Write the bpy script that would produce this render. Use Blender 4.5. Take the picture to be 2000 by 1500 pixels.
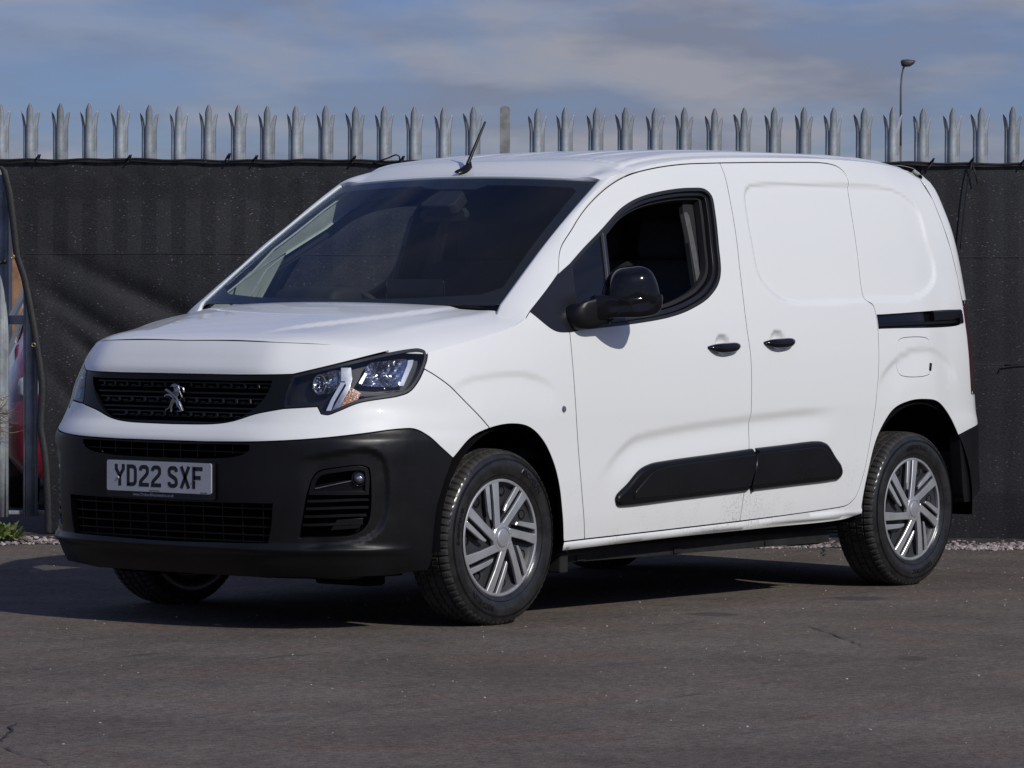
import bpy, math, random, json
import numpy as np
from mathutils import Vector, Matrix
from mathutils.geometry import delaunay_2d_cdt
random.seed(7); rng=np.random.default_rng(7)
for o in list(bpy.data.objects): bpy.data.objects.remove(o)
scene=bpy.context.scene; COL=scene.collection
R=math.radians
# ------------------------------------------------------------------ camera
CAM=np.array([11.298713,9.949479,1.180721]); CR=np.array([-0.624586,0.780945,0.004230]); CU=np.array([-0.013267,-0.016026,0.999784]); CD=np.array([-0.780843,-0.624394,-0.020371])
cam=bpy.data.cameras.new('camera'); cam.lens=139.154; cam.sensor_width=36; cam.clip_start=.5; cam.clip_end=4000
camo=bpy.data.objects.new('camera',cam); COL.objects.link(camo)
M=Matrix.Identity(4)
for i in range(3):
    M[i][0]=CR[i]; M[i][1]=CU[i]; M[i][2]=-CD[i]; M[i][3]=CAM[i]
camo.matrix_world=M; scene.camera=camo
# ------------------------------------------------------------------ light
SUN=np.array([.20,1.,.70]); SUN/=np.linalg.norm(SUN)
sl=bpy.data.lights.new('sun','SUN'); sl.energy=2.62; sl.angle=R(.53); sl.color=(1.,.962,.885)
so=bpy.data.objects.new('sun',sl); COL.objects.link(so)
so.rotation_euler=Vector(-SUN).to_track_quat('-Z','Y').to_euler()
world=bpy.data.worlds.new('World'); scene.world=world; world.use_nodes=True
def build_world():
    nt=world.node_tree; N=nt.nodes; L=nt.links
    for n in list(N): N.remove(n)
    out=N.new('ShaderNodeOutputWorld'); bg=N.new('ShaderNodeBackground'); L.new(bg.outputs[0],out.inputs[0])
    sky=N.new('ShaderNodeTexSky'); sky.sky_type='NISHITA'; sky.sun_disc=False
    sky.sun_elevation=math.asin(SUN[2]); sky.sun_rotation=math.atan2(SUN[0],SUN[1]); sky.altitude=50; sky.air_density=1.; sky.dust_density=.6; sky.ozone_density=2.
    bg.inputs[1].default_value=.085
    tc=N.new('ShaderNodeTexCoord'); sp=N.new('ShaderNodeSeparateXYZ'); L.new(tc.outputs['Generated'],sp.inputs[0])
    def mth(op,a,b=None):
        m=N.new('ShaderNodeMath'); m.operation=op
        for i,v in enumerate((a,b)):
            if v is None: continue
            if hasattr(v,'links'): L.new(v,m.inputs[i])
            else: m.inputs[i].default_value=v
        return m.outputs[0]
    zz=mth('ADD',mth('MAXIMUM',sp.outputs[2],0.),.20)
    cx=mth('DIVIDE',sp.outputs[0],zz); cy=mth('DIVIDE',sp.outputs[1],zz)
    cb=N.new('ShaderNodeCombineXYZ'); L.new(cx,cb.inputs[0]); L.new(cy,cb.inputs[1])
    n1=N.new('ShaderNodeTexNoise'); n1.inputs['Distortion'].default_value=.35; n1.inputs['Scale'].default_value=2.3; n1.inputs['Detail'].default_value=7; n1.inputs['Roughness'].default_value=.52
    mp=N.new('ShaderNodeMapping'); mp.inputs['Location'].default_value=(7.7,-4.2,0); L.new(cb.outputs[0],mp.inputs[0]); L.new(mp.outputs[0],n1.inputs['Vector'])
    r1=N.new('ShaderNodeValToRGB'); r1.color_ramp.elements[0].position=.37; r1.color_ramp.elements[0].color=(.0,)*3+(1,); r1.color_ramp.elements[1].position=.57; r1.color_ramp.elements[1].color=(.92,)*3+(1,)
    L.new(n1.outputs[0],r1.inputs[0])
    n2=N.new('ShaderNodeTexNoise'); n2.inputs['Scale'].default_value=4.5; n2.inputs['Detail'].default_value=5; L.new(mp.outputs[0],n2.inputs['Vector'])
    cc=N.new('ShaderNodeValToRGB'); e=cc.color_ramp.elements; e[0].position=.42; e[0].color=(2.35,2.6,3.5,1); e[1].position=.60; e[1].color=(3.75,3.8,4.3,1)
    L.new(n2.outputs[0],cc.inputs[0])
    tint=N.new('ShaderNodeMix'); tint.data_type='RGBA'; tint.blend_type='MULTIPLY'; tint.inputs[0].default_value=1.; L.new(sky.outputs[0],tint.inputs[6]); tint.inputs[7].default_value=(.35,.44,.78,1)
    thin=N.new('ShaderNodeMapRange'); thin.inputs[1].default_value=.10; thin.inputs[2].default_value=.55; thin.inputs[3].default_value=1.; thin.inputs[4].default_value=.4; L.new(sp.outputs[2],thin.inputs[0])
    cf=mth('MULTIPLY',r1.outputs[0],thin.outputs[0])
    mx=N.new('ShaderNodeMix'); mx.data_type='RGBA'; L.new(cf,mx.inputs[0]); L.new(tint.outputs[2],mx.inputs[6]); L.new(cc.outputs[0],mx.inputs[7])
    el=N.new('ShaderNodeMapRange'); el.inputs[1].default_value=.12; el.inputs[2].default_value=.60; el.inputs[3].default_value=1.; el.inputs[4].default_value=1.4; L.new(sp.outputs[2],el.inputs[0])  # sky brightened overhead to add fill light
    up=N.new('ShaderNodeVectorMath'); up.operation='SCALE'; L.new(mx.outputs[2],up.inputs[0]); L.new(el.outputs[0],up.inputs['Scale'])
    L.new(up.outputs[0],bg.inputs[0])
build_world()
vs=scene.view_settings; vs.view_transform='Standard'; vs.look='None'; vs.exposure=0; vs.gamma=1; vs.use_curve_mapping=False
scene.render.engine='CYCLES'; scene.cycles.max_bounces=8; scene.cycles.transparent_max_bounces=24; scene.cycles.caustics_reflective=False; scene.cycles.caustics_refractive=False

# ------------------------------------------------------------------ materials
def nmat(name):
    m=bpy.data.materials.new(name); m.use_nodes=True; nt=m.node_tree
    return m,nt,nt.nodes['Principled BSDF']
def setp(b,col=None,rough=None,metal=None,coat=None,spec=None,crough=None):
    if col is not None: b.inputs['Base Color'].default_value=(*col,1) if len(col)==3 else col
    if rough is not None: b.inputs['Roughness'].default_value=rough
    if metal is not None: b.inputs['Metallic'].default_value=metal
    if coat is not None: b.inputs['Coat Weight'].default_value=coat; b.inputs['Coat Roughness'].default_value=.03 if crough is None else crough
    if spec is not None: b.inputs['Specular IOR Level'].default_value=spec
def noise_var(nt,b,c0,c1,scale,detail=4,pos=(.35,.65),stretch=None,coord='Object'):
    tc=nt.nodes.new('ShaderNodeTexCoord'); n=nt.nodes.new('ShaderNodeTexNoise'); n.inputs['Scale'].default_value=scale; n.inputs['Detail'].default_value=detail
    src=tc.outputs[coord]
    if stretch:
        mp=nt.nodes.new('ShaderNodeMapping'); mp.inputs['Scale'].default_value=stretch; nt.links.new(src,mp.inputs[0]); src=mp.outputs[0]
    nt.links.new(src,n.inputs['Vector'])
    r=nt.nodes.new('ShaderNodeValToRGB'); r.color_ramp.elements[0].position=pos[0]; r.color_ramp.elements[1].position=pos[1]
    r.color_ramp.elements[0].color=(*c0,1); r.color_ramp.elements[1].color=(*c1,1); nt.links.new(n.outputs[0],r.inputs[0])
    if b is not None: nt.links.new(r.outputs[0],b.inputs['Base Color'])
    return tc,n,r,src
def bump(nt,b,scale,strength,dist=.001,detail=3,coord='Object',rough=.5):
    tc=nt.nodes.new('ShaderNodeTexCoord'); n=nt.nodes.new('ShaderNodeTexNoise'); n.inputs['Scale'].default_value=scale; n.inputs['Detail'].default_value=detail; n.inputs['Roughness'].default_value=rough
    nt.links.new(tc.outputs[coord],n.inputs['Vector'])
    bp=nt.nodes.new('ShaderNodeBump'); bp.inputs['Strength'].default_value=strength; bp.inputs['Distance'].default_value=dist
    nt.links.new(n.outputs[0],bp.inputs['Height']); nt.links.new(bp.outputs[0],b.inputs['Normal']); return bp
def simple(name,col,rough=.5,metal=0,coat=0,var=.12,vs_=8,bs=None,bstr=.2,bd=.001,spec=None,crough=None):
    m,nt,b=nmat(name); setp(b,col,rough,metal,coat,spec,crough)
    c0=tuple(c*(1-var) for c in col); c1=tuple(min(1,c*(1+var)) for c in col)
    noise_var(nt,b,c0,c1,vs_)
    if bs: bump(nt,b,bs,bstr,bd)
    return m
# white paint, with road dust thrown up low on the flanks
def mat_paint():
    m,nt,b=nmat('white_paint'); setp(b,(.80,.81,.79),.40,0,.75,.22,.03)
    tc=nt.nodes.new('ShaderNodeTexCoord'); sp=nt.nodes.new('ShaderNodeSeparateXYZ'); nt.links.new(tc.outputs['Object'],sp.inputs[0])
    mr=nt.nodes.new('ShaderNodeMapRange'); mr.inputs[1].default_value=.62; mr.inputs[2].default_value=.24; mr.inputs[3].default_value=0; mr.inputs[4].default_value=.9; nt.links.new(sp.outputs[2],mr.inputs[0])
    n=nt.nodes.new('ShaderNodeTexNoise'); n.inputs['Scale'].default_value=140; n.inputs['Detail'].default_value=3; nt.links.new(tc.outputs['Object'],n.inputs['Vector'])
    n3=nt.nodes.new('ShaderNodeTexNoise'); n3.inputs['Scale'].default_value=5; n3.inputs['Detail'].default_value=3; nt.links.new(tc.outputs['Object'],n3.inputs['Vector'])
    r=nt.nodes.new('ShaderNodeValToRGB'); r.color_ramp.elements[0].position=.50; r.color_ramp.elements[1].position=.72; nt.links.new(n.outputs[0],r.inputs[0])
    r3=nt.nodes.new('ShaderNodeValToRGB'); r3.color_ramp.elements[0].position=.46; r3.color_ramp.elements[1].position=.7; nt.links.new(n3.outputs[0],r3.inputs[0])
    mu=nt.nodes.new('ShaderNodeMath'); mu.operation='MULTIPLY'; nt.links.new(mr.outputs[0],mu.inputs[0]); nt.links.new(r.outputs[0],mu.inputs[1])
    mu2=nt.nodes.new('ShaderNodeMath'); mu2.operation='MULTIPLY'; nt.links.new(mu.outputs[0],mu2.inputs[0]); nt.links.new(r3.outputs[0],mu2.inputs[1])
    mx=nt.nodes.new('ShaderNodeMix'); mx.data_type='RGBA'; nt.links.new(mu2.outputs[0],mx.inputs[0]); mx.inputs[6].default_value=(.80,.81,.79,1); mx.inputs[7].default_value=(.22,.15,.10,1)
    nt.links.new(mx.outputs[2],b.inputs['Base Color'])
    # faint orange peel and panel waviness
    bp=bump(nt,b,3.,.35,.0012,2)
    return m
def mat_glass(name,tint,rough=.0,refl=1.,ior=1.5):
    m=bpy.data.materials.new(name); m.use_nodes=True; nt=m.node_tree; N=nt.nodes
    for n in list(N): N.remove(n)
    out=N.new('ShaderNodeOutputMaterial'); mx=N.new('ShaderNodeMixShader'); tr=N.new('ShaderNodeBsdfTransparent'); gl=N.new('ShaderNodeBsdfGlossy'); fr=N.new('ShaderNodeFresnel'); ge=N.new('ShaderNodeNewGeometry'); mi=N.new('ShaderNodeMix'); mi.inputs[2].default_value=ior; mi.inputs[3].default_value=1/ior; nt.links.new(ge.outputs['Backfacing'],mi.inputs[0]); nt.links.new(mi.outputs[0],fr.inputs[0])
    tr.inputs[0].default_value=(*tint,1); gl.inputs['Roughness'].default_value=rough; gl.inputs['Color'].default_value=(refl,refl,refl,1)
    nt.links.new(fr.outputs[0],mx.inputs[0]); nt.links.new(tr.outputs[0],mx.inputs[1]); nt.links.new(gl.outputs[0],mx.inputs[2]); nt.links.new(mx.outputs[0],out.inputs[0])
    return m
PAINT=mat_paint()
PLASTIC=simple('black_grained_plastic',(.0062,.0062,.0070),.30,bs=900,bstr=.22,bd=.0005,vs_=4,var=.25,spec=.32)
def _rv(m,a,b_,sc):
    nt=m.node_tree; b=nt.nodes['Principled BSDF']; tc=nt.nodes.new('ShaderNodeTexCoord'); n=nt.nodes.new('ShaderNodeTexNoise'); n.inputs['Scale'].default_value=sc; n.inputs['Detail'].default_value=6; n.inputs['Roughness'].default_value=.65
    nt.links.new(tc.outputs['Object'],n.inputs['Vector']); mr=nt.nodes.new('ShaderNodeMapRange'); mr.inputs[1].default_value=.3; mr.inputs[2].default_value=.7; mr.inputs[3].default_value=a; mr.inputs[4].default_value=b_; nt.links.new(n.outputs[0],mr.inputs[0]); nt.links.new(mr.outputs[0],b.inputs['Roughness'])
_rv(PLASTIC,.22,.46,5)
DARKPL=simple('black_satin_plastic',(.0045,.0045,.0055),.36,vs_=10,spec=.3)
GLOSSBLK=simple('gloss_black',(.005,.005,.007),.08,vs_=10,spec=.35)
RUBBER=simple('rubber_seal',(.012,.012,.014),.5,vs_=10)
TRIM=simple('black_applique',(.012,.012,.015),.30,vs_=6)
VOID=simple('black_liner_and_shade',(.004,.004,.005),.9,vs_=10,spec=.1)  # liners, and the painted shade in panel gaps and wheel backs
def mat_tyre():
    m,nt,b=nmat('tyre_rubber'); setp(b,(.02,.02,.021),.24)
    noise_var(nt,b,(.013,.013,.0135),(.027,.0262,.0255),22,6); bump(nt,b,160,.25,.0015,4); return m
TYRE=mat_tyre()
def mat_tread():
    m,nt,b=nmat('tyre_tread_rubber'); setp(b,(.04,.038,.035),.75)
    noise_var(nt,b,(.018,.017,.016),(.042,.039,.036),30,6); bump(nt,b,200,.3,.0015,4); return m
TREAD=mat_tread()
LETTER=simple('raised_tyre_lettering',(.003,.003,.0035),.25,vs_=30)
def mat_alloy():
    m,nt,b=nmat('silver_wheel_trim'); setp(b,(.42,.43,.45),.34,.6,.4,.5,.12)
    noise_var(nt,b,(.46,.465,.475),(.58,.585,.59),14); return m
SILVER=mat_alloy()
TRIMGREY=simple('dark_grey_trim_dish',(.035,.036,.040),.5,.1,vs_=12)
STEEL=simple('steel_rim',(.10,.10,.105),.4,.7,vs_=20)
CHROME=simple('chrome',(.80,.81,.84),.07,1.,vs_=20,var=.05)
SATCHROME=simple('satin_chrome',(.40,.41,.43),.28,1.,vs_=60,var=.12)
WSG=mat_glass('windscreen_glass',(.80,.85,.84),ior=1.33)
SIDEG=mat_glass('side_glass',(.22,.26,.30),ior=1.62)
CLEAR=mat_glass('clear_lens',(.93,.94,.95),ior=1.45)
AMBER=simple('amber_indicator',(.42,.19,.09),.15,coat=1,bs=120,bstr=.8,bd=.003,vs_=60,var=.4)
FROST=simple('light_guide',(.50,.54,.66),.22,coat=.8,vs_=40)
def mat_reflector():
    m,nt,b=nmat('faceted_reflector'); setp(b,(.45,.46,.50),.12,1.)
    noise_var(nt,b,(.20,.20,.22),(.70,.71,.74),16,2); bump(nt,b,14,1.,.02,1); return m
REFL=mat_reflector()
HLDARK=simple('headlamp_housing',(.006,.006,.010),.42,vs_=30,spec=.35)
TAIL=simple('dark_red_tail_lens',(.06,.006,.006),.12,coat=1,vs_=20)
INTD=simple('dark_cabin_plastic',(.012,.012,.014),.75,vs_=12)
INTM=simple('cabin_cloth',(.02,.02,.024),.9,bs=400,bstr=.3,vs_=60)
INTL=simple('light_pillar_trim',(.50,.54,.50),.7,bs=300,bstr=.1,vs_=9,var=.05)
PLATEW=simple('reflective_plate_white',(.42,.43,.47),.3,coat=.4,vs_=30,var=.03)
INK=simple('plate_black',(.008,.008,.010),.35,vs_=30)
WTXT=simple('white_print',(.45,.46,.48),.5,vs_=60)

# ------------------------------------------------------------------ object helpers
def tag(o,label=None,cat=None,group=None,kind=None):
    if label:o['label']=label
    if cat:o['category']=cat
    if group:o['group']=group
    if kind:o['kind']=kind
    return o
def empty(name,loc=(0,0,0),rz=0,parent=None):
    o=bpy.data.objects.new(name,None); COL.objects.link(o); o.location=loc; o.rotation_euler=(0,0,rz); o.empty_display_size=.1
    if parent:o.parent=parent
    return o
def link(name,me,parent=None):
    o=bpy.data.objects.new(name,me); COL.objects.link(o)
    if parent:o.parent=parent
    return o
def mesh(name,V,F,mats,normals=None,smooth=True,fm=None):
    me=bpy.data.meshes.new(name); me.from_pydata([tuple(map(float,v)) for v in V],[],[tuple(map(int,f)) for f in F])
    for m in (mats if isinstance(mats,(list,tuple)) else [mats]): me.materials.append(m)
    if fm is not None: me.polygons.foreach_set('material_index',fm)
    if smooth: me.polygons.foreach_set('use_smooth',[True]*len(me.polygons))
    me.update()
    if normals is not None: me.normals_split_custom_set_from_vertices([tuple(map(float,n)) for n in normals])
    return me
def mk(name,V,F,mat,parent=None,normals=None,smooth=True,fm=None):
    return link(name,mesh(name,V,F,mat,normals,smooth,fm),parent)
class MB:
    def __init__(s): s.V=[];s.F=[]
    def add(s,V,F):
        b=len(s.V); s.V+= [tuple(v) for v in V]; s.F+=[tuple(i+b for i in f) for f in F]
    def box(s,c,d,rot=None,taper=1.):
        x,y,z=d[0]/2,d[1]/2,d[2]/2
        P=np.array([[-x,-y,-z],[x,-y,-z],[x,y,-z],[-x,y,-z],[-x*taper,-y*taper,z],[x*taper,-y*taper,z],[x*taper,y*taper,z],[-x*taper,y*taper,z]])
        if rot is not None: P=P@np.array(rot).T
        s.add(P+np.array(c),[(0,3,2,1),(4,5,6,7),(0,1,5,4),(1,2,6,5),(2,3,7,6),(3,0,4,7)])
    def tube(s,pts,r,n=8,cap=True):
        pts=[np.array(p,float) for p in pts]; rr=r if hasattr(r,'__len__') else [r]*len(pts); b=len(s.V); up=None
        for i,p in enumerate(pts):
            t=pts[min(i+1,len(pts)-1)]-pts[max(i-1,0)]; t/=np.linalg.norm(t)
            if up is None: up=np.array([0,0,1.]) if abs(t[2])<.9 else np.array([1.,0,0])
            a=np.cross(t,up); a/=np.linalg.norm(a); up=np.cross(a,t)
            for k in range(n):
                q=2*math.pi*k/n; s.V.append(tuple(p+rr[i]*(math.cos(q)*a+math.sin(q)*up)))
        for i in range(len(pts)-1):
            for k in range(n):
                k2=(k+1)%n; s.F.append((b+i*n+k,b+i*n+k2,b+(i+1)*n+k2,b+(i+1)*n+k))
        if cap:
            s.F.append(tuple(b+k for k in range(n))[::-1]); s.F.append(tuple(b+(len(pts)-1)*n+k for k in range(n)))
    def prism(s,poly,f,h0,h1):   # poly 2-D, f(u,v,h)->3D
        n=len(poly); P=[f(u,v,h0) for u,v in poly]+[f(u,v,h1) for u,v in poly]
        s.add(P,[tuple(range(n))[::-1],tuple(range(n,2*n))]+[(i,(i+1)%n,n+(i+1)%n,n+i) for i in range(n)])
    def build(s,name,mat,parent=None,smooth=False,bev=0,seg=2):
        o=mk(name,s.V,s.F,mat,parent,smooth=smooth)
        if bev:
            m=o.modifiers.new('bevel','BEVEL'); m.width=bev; m.segments=seg; m.limit_method='ANGLE'; m.angle_limit=R(35)
            o.data.polygons.foreach_set('use_smooth',[True]*len(o.data.polygons)); w=o.modifiers.new('wn','WEIGHTED_NORMAL'); w.keep_sharp=True
        return o
def lathe(prof,n=64,axis='y',a0=0):     # prof: (radius, offset along y)
    V=[];F=[]; m=len(prof)
    for k in range(n):
        q=2*math.pi*k/n+a0
        for r,w in prof: V.append((r*math.cos(q),w,r*math.sin(q)))
    for k in range(n):
        k2=(k+1)%n
        for j in range(m-1): F.append((k*m+j,k*m+j+1,k2*m+j+1,k2*m+j))
    return V,F
def catmull(P,step=.012,closed=False):
    P=[np.array(p,float) for p in P]; n=len(P)
    if n==2:
        L=np.linalg.norm(P[1]-P[0]); k=max(1,int(L/step)); return [P[0]+(P[1]-P[0])*i/k for i in range(k+1)]
    out=[]
    rng_=range(n if closed else n-1)
    for i in rng_:
        p1=P[i];p2=P[(i+1)%n]
        p0=P[i-1] if (i>0 or closed) else p1*2-p2
        p3=P[(i+2)%n] if (i+2<n or closed) else p2*2-p1
        t0=0;t1=t0+max(1e-6,np.linalg.norm(p1-p0))**.5;t2=t1+max(1e-6,np.linalg.norm(p2-p1))**.5;t3=t2+max(1e-6,np.linalg.norm(p3-p2))**.5
        k=max(1,int(np.linalg.norm(p2-p1)/step))
        for j in range(k):
            t=t1+(t2-t1)*j/k
            A1=(t1-t)/(t1-t0)*p0+(t-t0)/(t1-t0)*p1;A2=(t2-t)/(t2-t1)*p1+(t-t1)/(t2-t1)*p2;A3=(t3-t)/(t3-t2)*p2+(t-t2)/(t3-t2)*p3
            B1=(t2-t)/(t2-t0)*A1+(t-t0)/(t2-t0)*A2;B2=(t3-t)/(t3-t1)*A2+(t-t1)/(t3-t1)*A3
            out.append((t2-t)/(t2-t1)*B1+(t-t1)/(t2-t1)*B2)
    if not closed: out.append(P[-1])
    return out
def curve(pts,step=.012,closed=False):   # pts (u,v[,1=corner])
    flags=[len(p)>2 for p in pts]
    if closed and not any(flags): return catmull([p[:2] for p in pts],step,True)
    if closed:
        k=flags.index(True); pts=pts[k:]+pts[:k]+[pts[k]]; flags=flags[k:]+flags[:k]+[True]
    out=[];cur=[]
    for i,p in enumerate(pts):
        cur.append(p[:2])
        if flags[i] and len(cur)>1:
            out+=catmull(cur,step)[:-1]; cur=[p[:2]]
        elif flags[i]: cur=[p[:2]]
    if len(cur)>1: out+=catmull(cur,step)
    elif not closed: out.append(np.array(pts[-1][:2],float))
    return out
def inpoly(P,poly):
    poly=np.asarray(poly);x=P[:,0];y=P[:,1];c=np.zeros(len(P),bool);n=len(poly);j=n-1
    for i in range(n):
        xi,yi=poly[i];xj,yj=poly[j]
        if yi!=yj:
            m=((yi>y)!=(yj>y))&(x<(xj-xi)*(y-yi)/(yj-yi)+xi); c^=m
        j=i
    return c
def pdist(P,poly,closed=True):
    poly=np.asarray(poly,float); A=poly; B=np.roll(poly,-1,0)
    if not closed: A=poly[:-1];B=poly[1:]
    best=np.full(len(P),1e9); arg=np.zeros(len(P)); sgn=np.zeros(len(P))
    for i in range(len(A)):
        d=B[i]-A[i]; L=(d@d)+1e-12; t=np.clip(((P-A[i])@d)/L,0,1); Q=P-(A[i]+t[:,None]*d); dd=np.hypot(Q[:,0],Q[:,1])
        m=dd<best; best[m]=dd[m]; arg[m]=(i+t[m])/len(A); sgn[m]=np.sign(d[0]*(P[m,1]-A[i,1])-d[1]*(P[m,0]-A[i,0]))
    return best,arg,sgn
def area(p): p=np.asarray(p); return .5*np.sum(p[:,0]*np.roll(p[:,1],-1)-np.roll(p[:,0],-1)*p[:,1])
def dedupe(p,eps=8e-4):
    o=[]
    for q in p:
        if not o or np.linalg.norm(np.array(q)-o[-1])>eps:o.append(np.array(q,float))
    if np.linalg.norm(o[0]-o[-1])<eps:o.pop()
    return np.array(o)
def inset(poly,d):         # poly CCW; positive d = shrink
    n=len(poly); o=[]
    for i in range(n):
        a=poly[i]-poly[i-1]; b=poly[(i+1)%n]-poly[i]; a=a/np.linalg.norm(a); b=b/np.linalg.norm(b)
        na=np.array([-a[1],a[0]]); nb=np.array([-b[1],b[0]]); m=na+nb; L=m@m
        m=m/np.linalg.norm(m)*d/max(.35,math.sqrt(L)/2) if L>1e-6 else na*d
        o.append(poly[i]+m)
    return np.array(o)
# ---------- body surface of the van, metres: x forward from the front axle, y to its left, z up
def pchip(x,y,xq):
    x=np.asarray(x,float);y=np.asarray(y,float);xq=np.clip(xq,x[0],x[-1])
    h=np.diff(x);dl=np.diff(y)/h;m=np.zeros_like(y)
    for i in range(1,len(x)-1):
        if dl[i-1]*dl[i]>0:
            w1=2*h[i]+h[i-1];w2=h[i]+2*h[i-1];m[i]=(w1+w2)/(w1/dl[i-1]+w2/dl[i])
    m[0]=dl[0];m[-1]=dl[-1]
    k=np.clip(np.searchsorted(x,xq)-1,0,len(x)-2);t=(xq-x[k])/h[k]
    return (2*t**3-3*t**2+1)*y[k]+(t**3-2*t**2+t)*h[k]*m[k]+(-2*t**3+3*t**2)*y[k+1]+(t**3-t**2)*h[k]*m[k+1]
PLAN=np.array([(.893,0),(.887,.25),(.858,.48),(.800,.61),(.715,.722),(.60,.808),(.43,.872),(.2,.908),(-.1,.917),(-.6,.922),(-1.2,.924),(-2.0,.922),(-2.8,.908),(-3.2,.88),(-3.36,.83),(-3.435,.755),(-3.49,.61),(-3.51,.4),(-3.51,0)])
def _dense():
    P=PLAN;n=len(P);c=np.zeros(n)
    for i in range(1,n):c[i]=c[i-1]+np.hypot(*(P[i]-P[i-1]))
    # natural-ish cubic spline (clamped: tangent (0,1) at the front centre, (0,-1) at the rear)
    def spl(v,d0,d1):
        A=np.zeros((n,n));b=np.zeros(n);h=np.diff(c)
        A[0,0]=2*h[0];A[0,1]=h[0];b[0]=6*((v[1]-v[0])/h[0]-d0)
        A[-1,-1]=2*h[-1];A[-1,-2]=h[-1];b[-1]=6*(d1-(v[-1]-v[-2])/h[-1])
        for i in range(1,n-1):
            A[i,i-1]=h[i-1];A[i,i]=2*(h[i-1]+h[i]);A[i,i+1]=h[i];b[i]=6*((v[i+1]-v[i])/h[i]-(v[i]-v[i-1])/h[i-1])
        M=np.linalg.solve(A,b);q=np.linspace(0,c[-1],4001);k=np.clip(np.searchsorted(c,q)-1,0,n-2)
        hh=h[k];t=q-c[k];s_=c[k+1]-q
        return M[k]*s_**3/(6*hh)+M[k+1]*t**3/(6*hh)+(v[k]/hh-M[k]*hh/6)*s_+(v[k+1]/hh-M[k+1]*hh/6)*t
    X=spl(P[:,0],0,0);Y=spl(P[:,1],1,-1)
    s=np.r_[0,np.cumsum(np.hypot(np.diff(X),np.diff(Y)))]
    return s,X,Y
_S,_X,_Y=_dense()
_TX=np.gradient(_X,_S);_TY=np.gradient(_Y,_S);_l=np.hypot(_TX,_TY);_NX=_TY/_l;_NY=-_TX/_l
SMAX=_S[-1]
def s_of_x(x):                       # arc parameter on the flank from x
    m=(_Y>.60);return np.interp(-np.asarray(x,float),-_X[m],_S[m])
def s_of_y(y):                       # arc parameter on the nose from y
    m=(_S<.95);return np.interp(y,_Y[m],_S[m])
ZK=[.15,.20,.25,.30,.40,.55,.64,.685,.72,.75,.80,.86,.93,.98,1.04,1.10,1.18,1.30,1.40,1.50,1.60,1.70,1.78,1.86]
SK=[0,.40,.62,.85,1.10,1.40,2.0,2.8,3.9,4.35,4.60,4.95,SMAX]
TB=[ # front centre
 [-.10,-.06,-.030,-.012,-.003,0,0,0,-.018,-.050,-.066,-.073,-.072,-.095,-.135,-.2,-.3,-.4,-.5,-.6,-.7,-.8,-.9],
 [-.10,-.06,-.030,-.012,-.003,0,0,0,-.016,-.040,-.057,-.066,-.072,-.095,-.140,-.2,-.3,-.4,-.5,-.6,-.7,-.8,-.9],
 [-.09,-.055,-.028,-.012,-.003,0,0,0,-.010,-.026,-.042,-.055,-.078,-.105,-.150,-.2,-.3,-.4,-.5,-.6,-.7,-.8,-.9],
 [-.08,-.05,-.026,-.012,-.003,0,0,-.003,-.009,-.016,-.028,-.044,-.075,-.10,-.145,-.2,-.3,-.4,-.5,-.6,-.7,-.8,-.9],
 [-.07,-.045,-.024,-.012,-.003,0,-.002,-.004,-.007,-.010,-.018,-.030,-.050,-.07,-.105,-.15,-.2,-.3,-.3,-.3,-.3,-.3,-.3],
 [-.07,-.045,-.024,-.012,-.003,0,0,0,-.001,-.002,-.005,-.010,-.022,-.034,-.055,-.08,-.12,-.16,-.2,-.2,-.2,-.2,-.2],
 [-.06,-.04,-.028,-.018,-.006,0,0,0,0,0,-.001,-.003,-.007,-.011,-.018,-.028,-.050,-.102,-.158,-.205,-.245,-.280,-.31],
 [-.06,-.04,-.028,-.018,-.006,0,0,0,0,0,-.001,-.003,-.007,-.011,-.018,-.028,-.045,-.075,-.103,-.135,-.170,-.210,-.25],
 [-.06,-.04,-.028,-.018,-.006,0,0,0,0,0,-.001,-.003,-.007,-.011,-.018,-.026,-.040,-.067,-.093,-.123,-.157,-.196,-.235],
 [-.06,-.04,-.02,-.008,-.002,0,0,0,0,0,-.002,-.004,-.009,-.015,-.022,-.032,-.048,-.076,-.102,-.13,-.164,-.21,-.26],
 [-.06,-.04,-.02,-.008,-.002,0,0,-.002,-.006,-.008,-.010,-.012,-.016,-.019,-.025,-.032,-.045,-.072,-.096,-.126,-.165,-.22,-.29],
 [-.06,-.04,-.02,-.008,-.002,0,0,-.003,-.010,-.012,-.013,-.013,-.013,-.014,-.018,-.025,-.034,-.056,-.078,-.108,-.15,-.215,-.31],
 [-.06,-.04,-.02,-.008,-.002,0,0,-.003,-.010,-.012,-.013,-.013,-.013,-.014,-.018,-.025,-.034,-.056,-.078,-.108,-.15,-.215,-.31],
]
for _r in TB:_r.append(_r[-1]+1.15*(_r[-1]-_r[-2]))
for _k,_f in ((2,.5),(3,1.),(4,.6)):
    for _i,_z in enumerate(ZK):
        TB[_k][_i]-=_f*float(np.interp(_z,[.68,.72,.80,1.10,1.4],[0,.014,.028,.022,0]))
for _k,_f in ((10,.6),(11,1.),(12,1.)):
    for _i,_z in enumerate(ZK):
        TB[_k][_i]-=_f*float(np.interp(_z,[.15,.3,.5,.7,.9,1.1,1.2,1.4,1.6,1.7],[.0,-.005,.012,.012,.018,.03,.03,.025,.016,0]))
_ZD=np.linspace(ZK[0],ZK[-1],400)
_T=np.array([pchip(ZK,r,_ZD) for r in TB])
_SD=np.linspace(0,SMAX,500)
_T2=np.array([pchip(SK,_T[:,j],_SD) for j in range(len(_ZD))]).T    # [s,z]
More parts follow.
